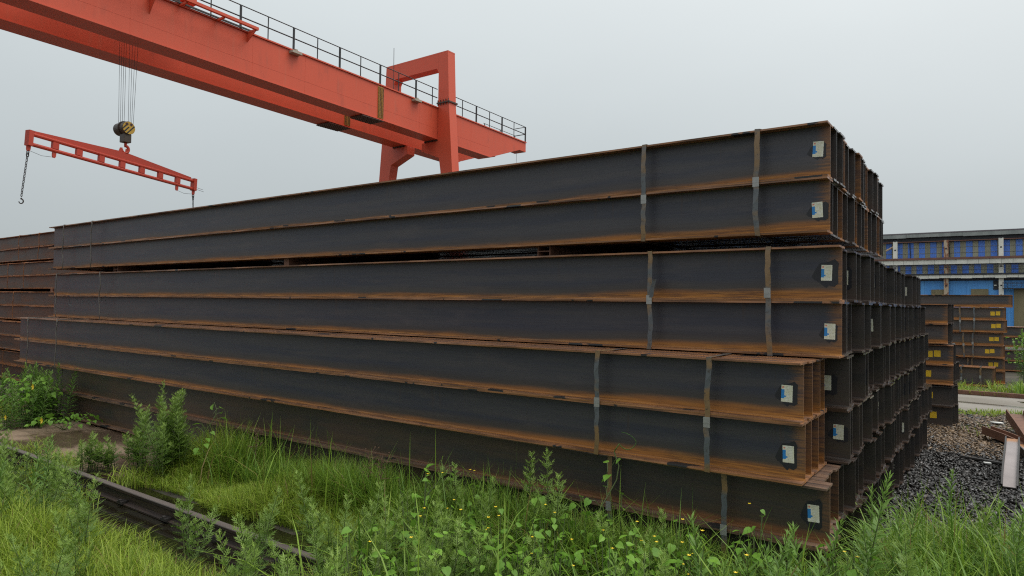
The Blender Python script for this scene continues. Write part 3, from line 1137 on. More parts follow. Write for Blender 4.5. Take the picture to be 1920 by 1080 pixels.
# hook block
hx, hy = -21.45, 9.56
hk = thing("hook_block", "greasy pulley block with yellow and black striped cheek, hanging on ropes from the crane", "hook block", (hx, hy, 7.1))
hk.scale = (0.87, 0.87, 0.87)
hk.location.z = 7.0
ax = Vector((0.995, 0.10, 0)).normalized()
side = Vector((0, 0, 1)).cross(ax)
mb = MB()
mb.tube([-ax * 0.40, ax * 0.17], 0.225, 24)
mb.tube([-ax * 0.10, -ax * 0.06], 0.262, 24)
mb.obj("sheave_housing", M["grimy"], hk)
for s in (1, -1):
    cm = MB()
    cm.tube([ax * (0.172 * s - (0.22 if s < 0 else 0)), ax * (0.186 * s - (0.22 if s < 0 else 0))], 0.215, 24)
    ck = cm.obj("cheek_plate", M["hazard_yellow"], hk)
    # black diagonal stripes cut to the disc
    for k in range(-2, 2):
        c0 = k * 0.105 - 0.02
        pts = []
        rr = 0.212
        for w in (-0.022, 0.022):
            d = c0 + w
            if abs(d) < rr:
                e = math.sqrt(rr * rr - d * d)
                pts.append((d, e))
        if len(pts) == 2:
            (d0, e0), (d1, e1) = pts
            u = (side * 0.75 - Vector((0, 0, 1)) * 0.66).normalized()
            v = ax.cross(u)
            q = []
            for d, e in ((d0, -e0), (d1, -e1), (d1, min(e1, 0.02 if k < 1 else e1)), (d0, min(e0, 0.02 if k < 1 else e0))):
                q.append(u * d + v * e * (1))
            sb = MB()
            sb.prism(q, ax * (0.187 * s - (0.22 if s < 0 else 0)), ax * (0.190 * s - (0.22 if s < 0 else 0)))
            sb.obj("stripe", M["black"], ck)
    eb = MB()
    for dx in (-0.075, 0.075):
        p = side * dx + Vector((0, 0, 0.125))
        eb.tube([p + ax * (0.187 * s - (0.22 if s < 0 else 0)), p + ax * (0.196 * s - (0.22 if s < 0 else 0))], 0.05, 14)
    e_ = eb.obj("bolt_boss", M["offcut_rust"], ck)
    eb = MB()
    for dx in (-0.075, 0.075):
        p = side * dx + Vector((0, 0, 0.125))
        eb.tube([p + ax * (0.197 * s - (0.22 if s < 0 else 0)), p + ax * (0.203 * s - (0.22 if s < 0 else 0))], 0.026, 10)
    eb.obj("bolt_head", M["black"], ck)
mb = MB()
rot = Matrix.Rotation(math.atan2(ax.y, ax.x), 4, "Z")
mb.box((-0.15, -0.13, -0.50), (0.13, 0.13, -0.20), rot)
mb.obj("crosshead", M["grimy"], hk, bevel=0.015)
mb = MB()
mb.tube([(0, 0, -0.5), (0, 0, -0.60)], 0.045, 10)
hp = []
for i in range(15):
    t = R(100 - i * 20)
    hp.append(Vector((side.x * 0.115 * math.cos(t), side.y * 0.115 * math.cos(t), -0.735 + 0.125 * math.sin(t))))
mb.tube(hp, 0.055, 8, 0.03)
mb.obj("hook", M["red"], hk, smooth=True)
for k in range(4):
    for s in (-1, 1):
        lo = side * (s * (0.17 - 0.004 * k)) + ax * (-0.16 + 0.105 * k)
        hi = side * (s * (0.17 + 0.02 * (k - 1))) + ax * (-0.28 + 0.19 * k + 0.05 * s)
        mb = MB()
        mb.tube([lo + Vector((0, 0, 0.12)), hi + Vector((0, 0, (gb(9.5) + GH + 0.75 - 7.0) / 0.87))], 0.0062, 5)
        mb.obj("wire_rope", M["rope"], hk)

# spreader beam
pL, pR = Vector((-20.70, 6.76, 5.93)), Vector((-22.13, 12.14, 5.63))
d = pR - pL
Ls = d.length
sp = thing("spreader_beam", "long red lifting beam with a row of rectangular openings, slung from the hook block", "lifting beam", pL)
sp.rotation_euler = d.to_track_quat("X", "Z").to_euler()
# keep it upright: local X along the beam, local Z up
xq = d.normalized()
yq = Vector((0, 0, 1)).cross(xq).normalized()
zq = xq.cross(yq)
sp.rotation_euler = Matrix((xq, yq, zq)).transposed().to_euler()
mid = Ls * 0.507
mb = MB()
mb.prism([(0.17, 0, 0.27), (Ls - 0.2, 0, 0.27), (Ls - 0.2, 0, 0.325), (mid + 0.15, 0, 0.485), (mid + 0.12, 0, 0.60), (mid + 0.06, 0, 0.61), (mid + 0.05, 0, 0.48),
          (mid - 0.06, 0, 0.48), (mid - 0.07, 0, 0.61), (mid - 0.13, 0, 0.60), (mid - 0.17, 0, 0.485), (0.17, 0, 0.325)], (0, -0.018, 0), (0, 0.018, 0))
mb.obj("web_plate", M["red"], sp)
for z in (0.225, -0.045):
    mb = MB()
    mb.tube([(0.02, 0, z), (Ls - 0.02, 0, z)], 0.052, 10)
    mb.obj("chord_tube", M["red"], sp, smooth=False)
for i in range(9):
    x = 0.06 + (Ls - 0.12) * i / 8
    mb = MB()
    w = 0.075
    if i in (0, 8):
        mb.box((x - 0.06, -0.085, -0.10), (x + 0.06, 0.085, 0.31))
    else:
        mb.box((x - w, -0.045, 0.0), (x + w, 0.045, 0.18))
        mb.box((x + w + 0.001, -0.03, 0.0), (x + w + 0.03, 0.03, 0.18))
    mb.obj("upright", M["red"], sp)
    if i in (0, 1, 7, 8):
        mb = MB()
        mb.prism([(x - 0.055, 0, -0.101), (x + 0.055, 0, -0.101), (x + 0.05, 0, -0.20), (x + 0.03, 0, -0.245), (x - 0.03, 0, -0.245), (x - 0.05, 0, -0.20)], (0, -0.015, 0), (0, 0.015, 0))
        mb.obj("lug", M["red"], sp)
for x in (0.1, Ls - 0.75):
    mb = MB()
    mb.tube([(x, 0.02, -0.22), (x + 0.33, 0.02, -0.27), (x + 0.68, 0.02, -0.22)], 0.005, 4)
    mb.obj("guy_wire", M["rope"], sp)
mb = MB()
mb.tube([(Ls - 0.05, -0.06, 0.02), (Ls + 0.28, -0.07, 0.0)], 0.006, 4)
mb.tube([(Ls - 0.05, -0.06, -0.04), (Ls + 0.33, -0.06, -0.06)], 0.006, 4)
mb.obj("stray_wire", M["rope"], sp)


def chain(p, n, lean, label, pitch=0.072):
    t = thing("lifting_chain", label, "chain", p, 0, "chains hanging from the lifting beam")
    q = Vector((lean[0], lean[1], -1)).normalized()
    ring = MB()
    lk = []
    for i in range(11):
        a = 2 * math.pi * i / 10
        lk.append((0.022 * math.cos(a), 0, 0.042 * math.sin(a)))
    ring.tube(lk, 0.009, 5, cap=False)
    me = ring.mesh("link", M["rope"], True)
    for i in range(n):
        o = link("link", me, t, q * (pitch * (i + 0.5)))
        o.rotation_euler = (0, 0, R(25 + 90 * (i % 2)))
        if i < 2:
            o.scale = (1.5, 1.5, 1.4)
    hb = MB()
    pts = [Vector((0.01, 0, -0.02))]
    for i in range(12):
        a = R(100 - i * 25)
        pts.append(Vector((0.055 * math.cos(a), 0, -0.11 + 0.06 * math.sin(a))))
    hb.tube(pts, 0.019, 7, 0.012)
    o = hb.obj("end_hook", M["dark_iron"], t, q * (pitch * (n + 0.2)), True)
    o.rotation_euler = (0, 0, R(40))
    return t


mw = Matrix.Translation(pL) @ Matrix((xq, yq, zq)).transposed().to_4x4()
chain(mw @ Vector((0.06, 0, -0.24)), 17, (-0.05, -0.08), "chain with an end hook dangling from the left end of the lifting beam")
chain(mw @ Vector((Ls - 0.06, 0, -0.24)), 17, (0.02, 0.02), "chain at the right end of the lifting beam, dropping behind the big stack")
mb = MB()
mb.tube([(-20.2, 28.2, gb(28.2) + 0.86), (-20.2, 28.2, 1.0)], 0.01, 4)
tag(mb.obj("hanging_cable", M["rope"]), "thin cable hanging straight down from the tip of the crane girder", "cable")


# ------------------------------------------------------------------ building behind
BY = 100.0
K = BY / 70.0
bz = lambda z70: (z70 - 1.8) * K + 1.8


def corrugated(name, c, c2, sc=9.0, emph=0.5):
    a = Mat(name)
    x, y, z = a.xyz()
    w = a.math("FRACT", a.math("MULTIPLY", x, sc))
    rib = a.ramp(a.math("ABSOLUTE", a.math("SUBTRACT", w, 0.5)), 0.30, 0.44)
    n = a.noise(0.6, 5, (2, 1, 0.25))
    cc = a.mix(a.ramp(n, 0.35, 0.7), c, c2)
    a.set("Base Color", cc).set("Roughness", 0.5)
    a.bump(rib, 0.45, 0.03)
    return a.m


mb_blue = corrugated("royal_blue_sheeting", (0.085, 0.22, 0.76), (0.12, 0.28, 0.82), 5.0)
mb_sky = corrugated("weathered_blue_sheeting", (0.085, 0.32, 0.76), (0.12, 0.39, 0.82), 3.6)
mb_tan = corrugated("dirty_translucent_sheeting", (0.27, 0.265, 0.19), (0.38, 0.37, 0.28), 5.0)
mb_door = corrugated("drab_tan_sheeting", (0.19, 0.16, 0.085), (0.25, 0.205, 0.11), 3.6)
mb_grey = corrugated("grey_gutter_sheeting", (0.22, 0.24, 0.235), (0.32, 0.34, 0.33), 2.0)
mb_white = simple("grimy_white_paint", (0.74, 0.73, 0.66), 0.6, 0, 0.3, 1.2)
mb_rust = simple("rusted_paint_steel", (0.17, 0.08, 0.06), 0.7, 0, 0.4, 1.5)
mb_roof = simple("dull_purple_roof", (0.14, 0.125, 0.14), 0.6)
mb_dark = simple("dark_recess_steel", (0.03, 0.032, 0.04), 0.7)


def col_rust():
    a = Mat("flaking_column_paint")
    n = a.noise(1.2, 5, (3, 3, 1))
    c = a.mix(a.ramp(n, 0.48, 0.56), (0.48, 0.38, 0.27), (0.26, 0.11, 0.06))
    a.set("Base Color", c).set("Roughness", 0.7)
    return a.m


mb_colr = col_rust()
bld = thing("factory_shed", "long blue-clad factory shed with white columns behind the beam stacks on the right", "factory building", (0, BY, 0))
X0, X1 = -55.0, 47.0


def bbox(name, x0, x1, y0, y1, z0, z1, mat, parent=bld):
    m_ = MB()
    m_.box((x0, y0, z0), (x1, y1, z1))
    return m_.obj(name, mat, parent)


def spanx(step, a0):
    x = a0
    while x > X0:
        x -= step
    while x < X1:
        yield x
        x += step


zR0, zR1 = bz(8.62), bz(8.86)
# roof: eave at the front, rising away
rm = MB()
rm.prism([(X0, -1.0, zR1 - 0.14), (X0, 14, zR1 + 1.2), (X0, 30, zR1 - 0.1), (X0, 30, zR1 - 0.24), (X0, 14, zR1 + 1.06), (X0, -1.0, zR1 - 0.3)], (0, 0, 0), (X1 - X0, 0, 0))
rm.obj("roof", mb_roof, bld)
for x in spanx(6.0, -9.4):
    if x > X0:
        bbox("gutter_panel", x + 0.01, x + 5.99, -0.98, -0.93, bz(8.36) + random.uniform(-0.06, 0.05), bz(8.66), mb_grey)
bbox("eave_beam", X0, X1, -0.6, -0.35, bz(8.0) + 0.05, bz(8.36), mb_dark)
bbox("eave_rail", X0, X1, -0.9, -0.8, bz(7.93), bz(8.0), mb_rust)
colx = list(spanx(5.52, 0.386))
for k, x in enumerate(colx):
    rusty = abs(x + 5.13) < 0.3 or k % 4 == 1 and abs(x) > 14
    c = bbox("column", x - 0.24, x + 0.24, -0.95, -0.45, 0, bz(8.05), mb_colr if rusty else mb_white)
    if -20 < x < 20:
        for j in range(9):
            zz = 1.5 + j * 1.15
            bbox("column_plate", x - 0.09, x + 0.09, -0.97, -0.952, zz, zz + 0.16, mb_dark, c)
# upper wall of alternate blue and translucent sheets
rb = random.Random(9)
for (z0, z1, nm) in ((bz(6.45), bz(7.92), "upper"), (bz(5.12), bz(5.88), "lower")):
    x = X0
    while x < X1:
        for mat_, w, name in ((mb_blue, 0.66, "blue_sheet"), (mb_tan, 0.56, "translucent_sheet")):
            w2 = w + rb.uniform(-0.02, 0.03)
            bbox(name, x + 0.006, x + w2 - 0.006, rb.uniform(-0.012, 0.01), 0.05, z0 + rb.uniform(-0.03, 0.03), z1, mat_)
            x += w2
bbox("wall_backing", X0, X1, 0.06, 0.2, 0.0, bz(8.36), mb_dark)
for z, w in ((bz(6.95), 0.03), (bz(7.45), 0.03), (bz(5.5), 0.03)):
    bbox("girt", X0, X1, -0.06, -0.02, z, z + w, mb_tan)
bbox("walkway_beam", X0, X1, -1.5, -1.0, bz(6.32), bz(6.50), mb_rust)
for x in spanx(1.12, 0.4):
    bbox("runway_panel", x + 0.012, x + 1.108, -1.35 + rb.uniform(-0.006, 0.006), -1.1, bz(5.92), bz(6.315), mb_white)
bbox("runway_rail", X0, X1, -1.5, -1.42, bz(5.74), bz(5.79), mb_dark)
bbox("runway_rail", X0, X1, -1.5, -1.42, bz(5.62), bz(5.65), mb_dark)
bbox("lower_walkway", X0, X1, -1.5, -1.0, bz(5.0), bz(5.10), mb_dark)
for x in spanx(1.12, 0.9):
    bbox("lower_runway_panel", x + 0.012, x + 1.108, -1.35 + rb.uniform(-0.006, 0.006), -1.1, bz(4.70) + rb.uniform(-0.05, 0.05), bz(4.96), mb_white)
bbox("ledge", X0, X1, -0.5, -0.3, bz(4.52), bz(4.60), mb_dark)
# lower blue wall
for x in spanx(2.2, -0.9):
    bbox("lower_blue_sheet", x + 0.008, x + 2.192, -0.3 + rb.uniform(-0.01, 0.01), -0.2, 0.0, bz(4.50), mb_sky)
for (xa, xb, za, zb) in ((-4.72 * K, -3.63 * K, 0.3, bz(3.74)), (-1.82 * K, -0.60 * K, 0.3, bz(3.785)), (1.12 * K, 3.4 * K, 0.0, bz(3.8)), (6.0 * K, 8.0 * K, 0.0, bz(3.8)), (-11 * K, -9 * K, 0.0, bz(3.7))):
    bbox("tan_door_panel", xa, xb, -0.42, -0.32, za, zb, mb_door)
# balcony box and dark opening by the right-hand column
bbox("dark_opening", -0.27 * K, 0.10 * K, -0.40, -0.315, bz(3.72), bz(4.48), mb_dark)
bbox("opening_sign", -0.22 * K, -0.04 * K, -0.43, -0.405, bz(4.05), bz(4.14), mb_white)
bal = MB()
bal.box((0.35 * K, -1.3, bz(3.78)), (4.5 * K, -0.45, bz(3.84)))
for z in (bz(4.0), bz(4.2), bz(4.3)):
    bal.box((0.35 * K, -1.3, z), (4.5 * K, -1.26, z + 0.04))
for i in range(14):
    x = 0.36 * K + i * 0.45
    bal.box((x, -1.305, bz(3.84)), (x + 0.04, -1.255, bz(4.3)))
bal.obj("balcony", mb_dark, bld)
for (xa, za, xb, zb) in ((-4.9, 7.9, -4.75, 6.5), (-9.1, 7.9, -9.0, 6.5)):
    m_ = MB()
    m_.tube([(xa, -0.1, bz(za)), (xb, -0.1, bz(zb))], 0.05, 6)
    m_.obj("downpipe", mb_dark, bld)
m_ = MB()
m_.tube([(-8.2 * K, -0.8, bz(7.25)), (-7.5 * K, -0.8, bz(7.65))], 0.12, 6)
m_.obj("brace", mb_colr, bld)

# ------------------------------------------------------------------ scrap on the gravel
GS = "beam offcuts lying on the gravel"


def offcut(label, pts, w, hgt, mat, mat2, name="beam_offcut", roll=0.0):
    """H-section offcut lying with its web up, swept along pts"""
    t = thing(name, label, "steel offcut", pts[0], 0, GS)
    P = [Vector(p) - Vector(pts[0]) for p in pts]
    secs = {"web": (-w / 2 + 0.004, w / 2 - 0.004, hgt * 0.45, hgt * 0.45 + 0.012), "flange": (-w / 2 - 0.012, -w / 2 + 0.003, 0, hgt), "flange.": (w / 2 - 0.003, w / 2 + 0.012, 0, hgt)}
    for nm, (a, b, c, d_) in secs.items():
        mb = MB()
        v = []
        for i, p in enumerate(P):
            tg = (P[min(i + 1, len(P) - 1)] - P[max(i - 1, 0)]).normalized()
            s = tg.cross(Vector((0, 0, 1))).normalized()
            u = s.cross(tg)
            for (aa, cc) in ((a, c), (b, c), (b, d_), (a, d_)):
                v.append(p + s * aa + u * cc)
        f = []
        n = len(P)
        for i in range(n - 1):
            for k in range(4):
                f.append((i * 4 + k, i * 4 + (k + 1) % 4, (i + 1) * 4 + (k + 1) % 4, (i + 1) * 4 + k))
        f += [(0, 1, 2, 3), tuple((n - 1) * 4 + k for k in range(4))]
        mb.add(v, f)
        mb.obj("web" if nm == "web" else "flange", mat if nm == "web" else mat2, t)
    return t


OFF1 = [(0.142, 10.14, 0.24), (0.135, 9.7, 0.232), (0.12, 9.2, 0.20), (0.105, 8.8, 0.13), (0.098, 8.58, 0.07), (0.094, 8.45, 0.015)]
offcut("pale beam offcut with rusty edges and a bent-down rounded end, propped on the gravel",
       OFF1, 0.118, 0.07, M["offcut_pale"], M["dark_iron"])
offcut("short rust-brown beam offcut lying crosswise under the pale one", [(-0.13, 11.6, 0.10), (0.10, 11.35, 0.06), (0.26, 11.15, 0.02)], 0.13, 0.11, M["offcut_rust"], M["offcut_rust"])
offcut("long rusty channel offcut at the right edge of the gravel", [(0.21, 12.7, 0.2), (0.30, 11.9, 0.14), (0.42, 10.9, 0.03)], 0.20, 0.14, M["offcut_rust"], M["offcut_rust"])
offcut("pale-webbed offcut at the right edge half under the rusty channel", [(0.24, 11.0, 0.03), (0.36, 10.2, 0.02), (0.55, 9.0, 0.02)], 0.16, 0.12, M["offcut_pale"], M["dark_iron"])
mb = MB()
mb.tube([(-0.36, 9.82, 0.05), (-0.12, 9.72, 0.055), (0.07, 9.68, 0.05)], 0.026, 8, 0.02)
tag(mb.obj("iron_bar", M["dark_iron"]), "thin dark iron bar lying on the black gravel", "steel bar")


# ------------------------------------------------------------------ gravel stones
def stones(name, n, region, zf, size, mat, seed):
    g = np.random.default_rng(seed)
    bm = bmesh.new()
    bmesh.ops.create_icosphere(bm, subdivisions=1, radius=1.0)
    bv = np.array([v.co[:] for v in bm.verts])
    bf = np.array([[v.index for v in f.verts] for f in bm.faces])
    bm.free()
    xy = region(g, n)
    n = len(xy)
    sz = size[0] * np.exp(g.normal(0, 0.4, n))
    sc = np.stack([sz * g.uniform(0.8, 1.9, n), sz * g.uniform(0.6, 1.2, n), sz * g.uniform(0.25, 0.6, n)], 1)
    v = bv[None] * (1 + g.uniform(-0.22, 0.22, (n, len(bv), 1))) * sc[:, None, :]
    tx, ty, tz = g.normal(0, 0.35, n), g.normal(0, 0.35, n), g.uniform(0, 6.28, n)
    c, s = np.cos(tx)[:, None], np.sin(tx)[:, None]
    y, z = v[..., 1] * c - v[..., 2] * s, v[..., 1] * s + v[..., 2] * c
    v = np.stack([v[..., 0], y, z], -1)
    c, s = np.cos(ty)[:, None], np.sin(ty)[:, None]
    x, z = v[..., 0] * c + v[..., 2] * s, -v[..., 0] * s + v[..., 2] * c
    v = np.stack([x, v[..., 1], z], -1)
    c, s = np.cos(tz)[:, None], np.sin(tz)[:, None]
    x, y = v[..., 0] * c - v[..., 1] * s, v[..., 0] * s + v[..., 1] * c
    v = np.stack([x, y, v[..., 2]], -1)
    v[..., 0] += xy[:, 0:1]
    v[..., 1] += xy[:, 1:2]
    v[..., 2] += (zf(xy) + g.uniform(0.0, 0.022, n))[:, None]
    f = (bf[None] + (np.arange(n) * len(bv))[:, None, None]).reshape(-1, 3)
    # tint: 0..1 shade, rust patch by position
    px, py = xy[:, 0], xy[:, 1]
    patch = 0.30 * np.clip((py - 8.6) / 1.5, 0, 1) + np.exp(-(((px + 0.35) / 0.55) ** 2 + ((py - 11.6) / 1.0) ** 2)) + 0.45 * np.exp(-(((py - 13.6) / 0.9) ** 2))
    t = np.clip(patch * g.uniform(0.4, 1.2, n), 0, 1) * 0.5 + g.uniform(0, 0.499, n)
    t = np.where(patch * g.uniform(0.3, 1.1, n) > 0.33, 0.55 + 0.4 * g.random(n), np.where(g.random(n) < 0.05, 0.45, g.random(n) ** 2.5 * 0.36))
    tint_ = np.repeat(t, len(bv))
    o = link(name, np_mesh(name, v.reshape(-1, 3), None, f, mat, tint_))
    o["kind"] = "stuff"
    return o


def stone_mat():
    a = Mat("slag_gravel")
    t = a.attr("tint")
    dark = a.mix(a.ramp(t, 0.0, 0.45, smooth=False), (0.007, 0.006, 0.0052), (0.062, 0.053, 0.047))
    tan = a.mix(a.ramp(t, 0.55, 0.95, smooth=False), (0.05, 0.03, 0.016), (0.20, 0.125, 0.06))
    c = a.mix(a.math("GREATER_THAN", t, 0.5), dark, tan)
    a.set("Base Color", c).set("Roughness", a.ramp(a.noise(9.0, 2, offset=False), 0.4, 0.65, 0.6, 0.22)).set("Specular IOR Level", 0.6)
    return a.m


def reg_box(x0, x1, y0, y1, bias=0.0):
    def f(g, n):
        y = y0 + (y1 - y0) * g.random(n) ** (1 + bias)
        return np.stack([g.uniform(x0, x1, n), y], 1)
    return f


smat = stone_mat()
stones("gravel", 52000, reg_box(-0.95, 1.9, 6.0, 14.6, 0.25), lambda p: 0.012 + 0.02 * np.sin(p[:, 0] * 3.1) * np.sin(p[:, 1] * 2.3), (0.0145, 0), smat, 3)
lr = random.Random(8)
for (x, y, sz) in ((0.0, 13.2, 0.09), (0.22, 14.0, 0.06), (-0.95, 12.2, 0.05), (0.05, 12.2, 0.05), (-0.1, 9.6, 0.05)):
    mb = MB()
    pts = [(sz * (0.8 + 0.4 * lr.random()) * math.cos(k * 1.05), sz * 0.7 * (0.8 + 0.4 * lr.random()) * math.sin(k * 1.05), 0) for k in range(6)]
    mb.prism(pts, (0, 0, 0), (0, 0, 0.012))
    tag(mb.obj("litter_scrap", M["litter"], None, (x, y, 0.05)), "small white scrap of litter on the gravel", "litter", "white scraps on the gravel")
mb = MB()
mb.box((-3.0, 17.66, 0.013), (1.6, 17.76, 0.10))
tag(mb.obj("kerb_bar", M["offcut_rust"]), "rusty steel strip lying along the far edge of the road", "steel bar")


# ------------------------------------------------------------------ vegetation
def leaf_mat(name, lo, hi, trans=0.35, dry=(0.27, 0.20, 0.08), drya=0.92, rough=0.5):
    a = Mat(name)
    t = a.attr("tint")
    n = a.t.nodes.new("ShaderNodeAttribute")
    c = a.mix(a.ramp(t, 0.0, drya, smooth=False), lo, hi)
    c = a.mix(a.ramp(t, drya, drya + 0.06), c, dry)
    a.set("Base Color", c).set("Roughness", rough).set("Specular IOR Level", 0.35)
    tr = a.t.nodes.new("ShaderNodeBsdfTranslucent")
    a.link(c, tr.inputs["Color"])
    mx = a.t.nodes.new("ShaderNodeMixShader")
    mx.inputs[0].default_value = trans
    a.link(a.p.outputs[0], mx.inputs[1])
    a.link(tr.outputs[0], mx.inputs[2])
    a.link(mx.outputs[0], a.out.inputs[0])
    return a.m


M["grass_bright"] = leaf_mat("bright_grass", (0.145, 0.24, 0.022), (0.35, 0.45, 0.052))
M["grass_green"] = leaf_mat("green_grass", (0.085, 0.19, 0.020), (0.28, 0.42, 0.052))
M["weed"] = leaf_mat("weed_leaf", (0.085, 0.17, 0.030), (0.26, 0.38, 0.07), 0.3)
M["weed_light"] = leaf_mat("light_weed_leaf", (0.08, 0.18, 0.035), (0.22, 0.36, 0.07), 0.3)
M["broad"] = leaf_mat("broad_leaf", (0.075, 0.20, 0.020), (0.22, 0.41, 0.048), 0.35)
M["stem"] = simple("weed_stem", (0.09, 0.12, 0.04), 0.6)
M["dry"] = simple("dried_stalk", (0.16, 0.09, 0.06), 0.8)
M["petal"] = simple("yellow_petal", (0.75, 0.55, 0.02), 0.5, 0, 0.1)


def blades(name, xy, h, w, lean, mat, seed, tint_lo=0.0, tint_hi=1.0, z0=0.0, kind=True, clump=None):
    g = np.random.default_rng(seed)
    n = len(xy)
    az = g.uniform(0, 2 * np.pi, n)
    ln = np.abs(g.normal(lean, lean * 0.5, n))
    hh = h * g.uniform(0.55, 1.15, n)
    ww = w * g.uniform(0.6, 1.3, n)
    dirx, diry = np.cos(az), np.sin(az)
    fx, fy = -np.sin(az + g.normal(0, 0.5, n)), np.cos(az)
    ts = [0.0, 0.38, 0.72, 1.0]
    V = np.zeros((n, 7, 3))
    tw = g.normal(0, 0.25, n)
    for i, t in enumerate(ts):
        px = xy[:, 0] + dirx * hh * ln * t ** 2.0
        py = xy[:, 1] + diry * hh * ln * t ** 2.0
        pz = z0 + hh * (t - 0.42 * np.clip(ln, 0, 1.3) * t ** 2.2)
        wd = ww * (1.0, 0.95, 0.62, 0.0)[i] * 0.5
        if i < 3:
            V[:, 2 * i, 0], V[:, 2 * i, 1], V[:, 2 * i, 2] = px - fx * wd, py - fy * wd, pz
            V[:, 2 * i + 1, 0], V[:, 2 * i + 1, 1], V[:, 2 * i + 1, 2] = px + fx * wd, py + fy * wd, pz
        else:
            V[:, 6, 0], V[:, 6, 1], V[:, 6, 2] = px, py, pz
    b = (np.arange(n) * 7)[:, None]
    q = np.concatenate([b + np.array([0, 1, 3, 2]), b + np.array([2, 3, 5, 4])])
    tr_ = b + np.array([4, 5, 6])
    tint_ = np.repeat(tint_lo + (tint_hi - tint_lo) * g.random(n), 7)
    o = link(name, np_mesh(name, V.reshape(-1, 3), q, tr_, mat, tint_))
    o["kind"] = "stuff"
    return o


def view_ok(xy, zmin=2.0, pad=0.95):
    z = -0.585 * xy[:, 0] + 0.811 * xy[:, 1]
    s = 0.811 * xy[:, 0] + 0.585 * xy[:, 1]
    return (z > zmin) & (np.abs(s) < pad * z + 0.3)


def vnoise(xy, sc, seed):
    g = np.random.default_rng(seed)
    out = np.zeros(len(xy))
    for k in range(6):
        a = g.uniform(0, 6.28)
        f = sc * g.uniform(0.5, 1.8)
        out += np.sin(f * (xy[:, 0] * np.cos(a) + xy[:, 1] * np.sin(a)) + g.uniform(0, 6.28))
    return out / 6 * 1.6


def scatter(n, x0, x1, y0, y1, cond, seed, zmin=2.0):
    g = np.random.default_rng(seed)
    xy = np.stack([g.uniform(x0, x1, n), g.uniform(y0, y1, n)], 1)
    k = view_ok(xy, zmin) & cond(xy, g)
    return xy[k]


PILE_Y = 4.16
sm01 = lambda a, b, v: np.clip((v - a) / (b - a), 0, 1)
# patch at lower left, in front of the rail
c1 = lambda p, g: (p[:, 1] < 2.40 + 0.12 * vnoise(p, 3, 1)) & (p[:, 0] < -2.9 + 0.4 * vnoise(p, 2, 2)) & (g.random(len(p)) < 0.8 + 0.5 * vnoise(p, 2.5, 3))
p = scatter(80000, -9.5, -2.5, -0.2, 2.6, c1, 21)
hh = np.clip(0.34 + 0.13 * vnoise(p, 2.6, 5), 0.10, 0.55) * np.clip((2.62 - p[:, 1]) / 0.7, 0.4, 1)
blades("grass", p, hh, 0.0062, 0.62, M["grass_bright"], 31)
# strip between the rail and the stack: short by the water, tall against the beams
c2 = lambda p, g: (p[:, 1] > 3.30 + 0.16 * vnoise(p, 2.5, 7)) & (g.random(len(p)) < 0.8 + 0.5 * vnoise(p, 3, 8))
p = scatter(52000, -7.0, -2.4, 3.0, PILE_Y, c2, 22)
hh = (0.17 + 0.27 * sm01(3.3, 4.05, p[:, 1])) * np.clip(1 + 0.4 * vnoise(p, 3.0, 9), 0.4, 1.6)
blades("grass", p, hh, 0.0058, 0.7, M["grass_bright"], 32)
p = scatter(14000, -6.4, -2.4, 3.75, PILE_Y, lambda p, g: vnoise(p, 3, 10) > -0.5, 23)
blades("grass", p, np.clip(0.44 + 0.14 * vnoise(p, 3, 41), 0.2, 0.62), 0.0065, 0.5, M["grass_green"], 33)
p = scatter(420, -6.4, -0.9, 3.5, PILE_Y, lambda p, g: p[:, 0] > -99, 45)
blades("grass", p, 0.72, 0.009, 0.42, M["grass_green"], 46)
# foreground right and middle
c3 = lambda p, g: ((p[:, 1] < PILE_Y - 0.06) | (p[:, 0] > -0.7)) & (p[:, 0] > -3.3 + 0.4 * vnoise(p, 2, 11)) & (g.random(len(p)) < 0.85 + 0.4 * vnoise(p, 2.5, 12))
p = scatter(84000, -3.6, 4.5, 0.8, 5.4, c3, 24)
hh = np.clip(0.42 + 0.17 * vnoise(p, 2.6, 13), 0.14, 0.68) * (0.85 + 0.25 * sm01(3.2, 4.1, p[:, 1]))
blades("grass", p, hh, 0.0088, 0.7, M["grass_green"], 34)
p = scatter(12000, -3.4, 4.0, 1.5, 5.0, lambda p, g: c3(p, g) & (vnoise(p, 1.8, 51) > 0.1), 47)
blades("grass", p, 0.5, 0.006, 0.7, M["grass_bright"], 48)
p = scatter(2600, -3.2, 3.0, 2.0, 5.6, c3, 49)
blades("grass", p, 0.78, 0.0105, 0.75, M["grass_green"], 50)
p = scatter(26000, -0.62, 5.0, 4.2, 7.4, lambda p, g: (p[:, 1] < 6.3 + 0.5 * vnoise(p, 2.0, 14)) & (g.random(len(p)) < 0.9), 25)
blades("grass", p, np.clip(0.40 + 0.16 * vnoise(p, 2.4, 15), 0.12, 0.65) * (1 - 0.45 * sm01(5.6, 6.8, p[:, 1])), 0.007, 0.7, M["grass_green"], 35)
p = scatter(9000, -2.6, -0.75, 3.55, PILE_Y - 0.05, lambda p, g: vnoise(p, 3.5, 61) > -0.5, 62)
blades("grass", p, np.clip(0.5 + 0.16 * vnoise(p, 3, 63), 0.25, 0.75), 0.0075, 0.6, M["grass_green"], 64)
p = scatter(2500, -0.72, 0.6, 3.6, 5.4, lambda p, g: vnoise(p, 3.5, 65) > -0.2, 66)
blades("grass", p, np.clip(0.62 + 0.16 * vnoise(p, 3, 67), 0.3, 0.85), 0.009, 0.7, M["grass_green"], 68)
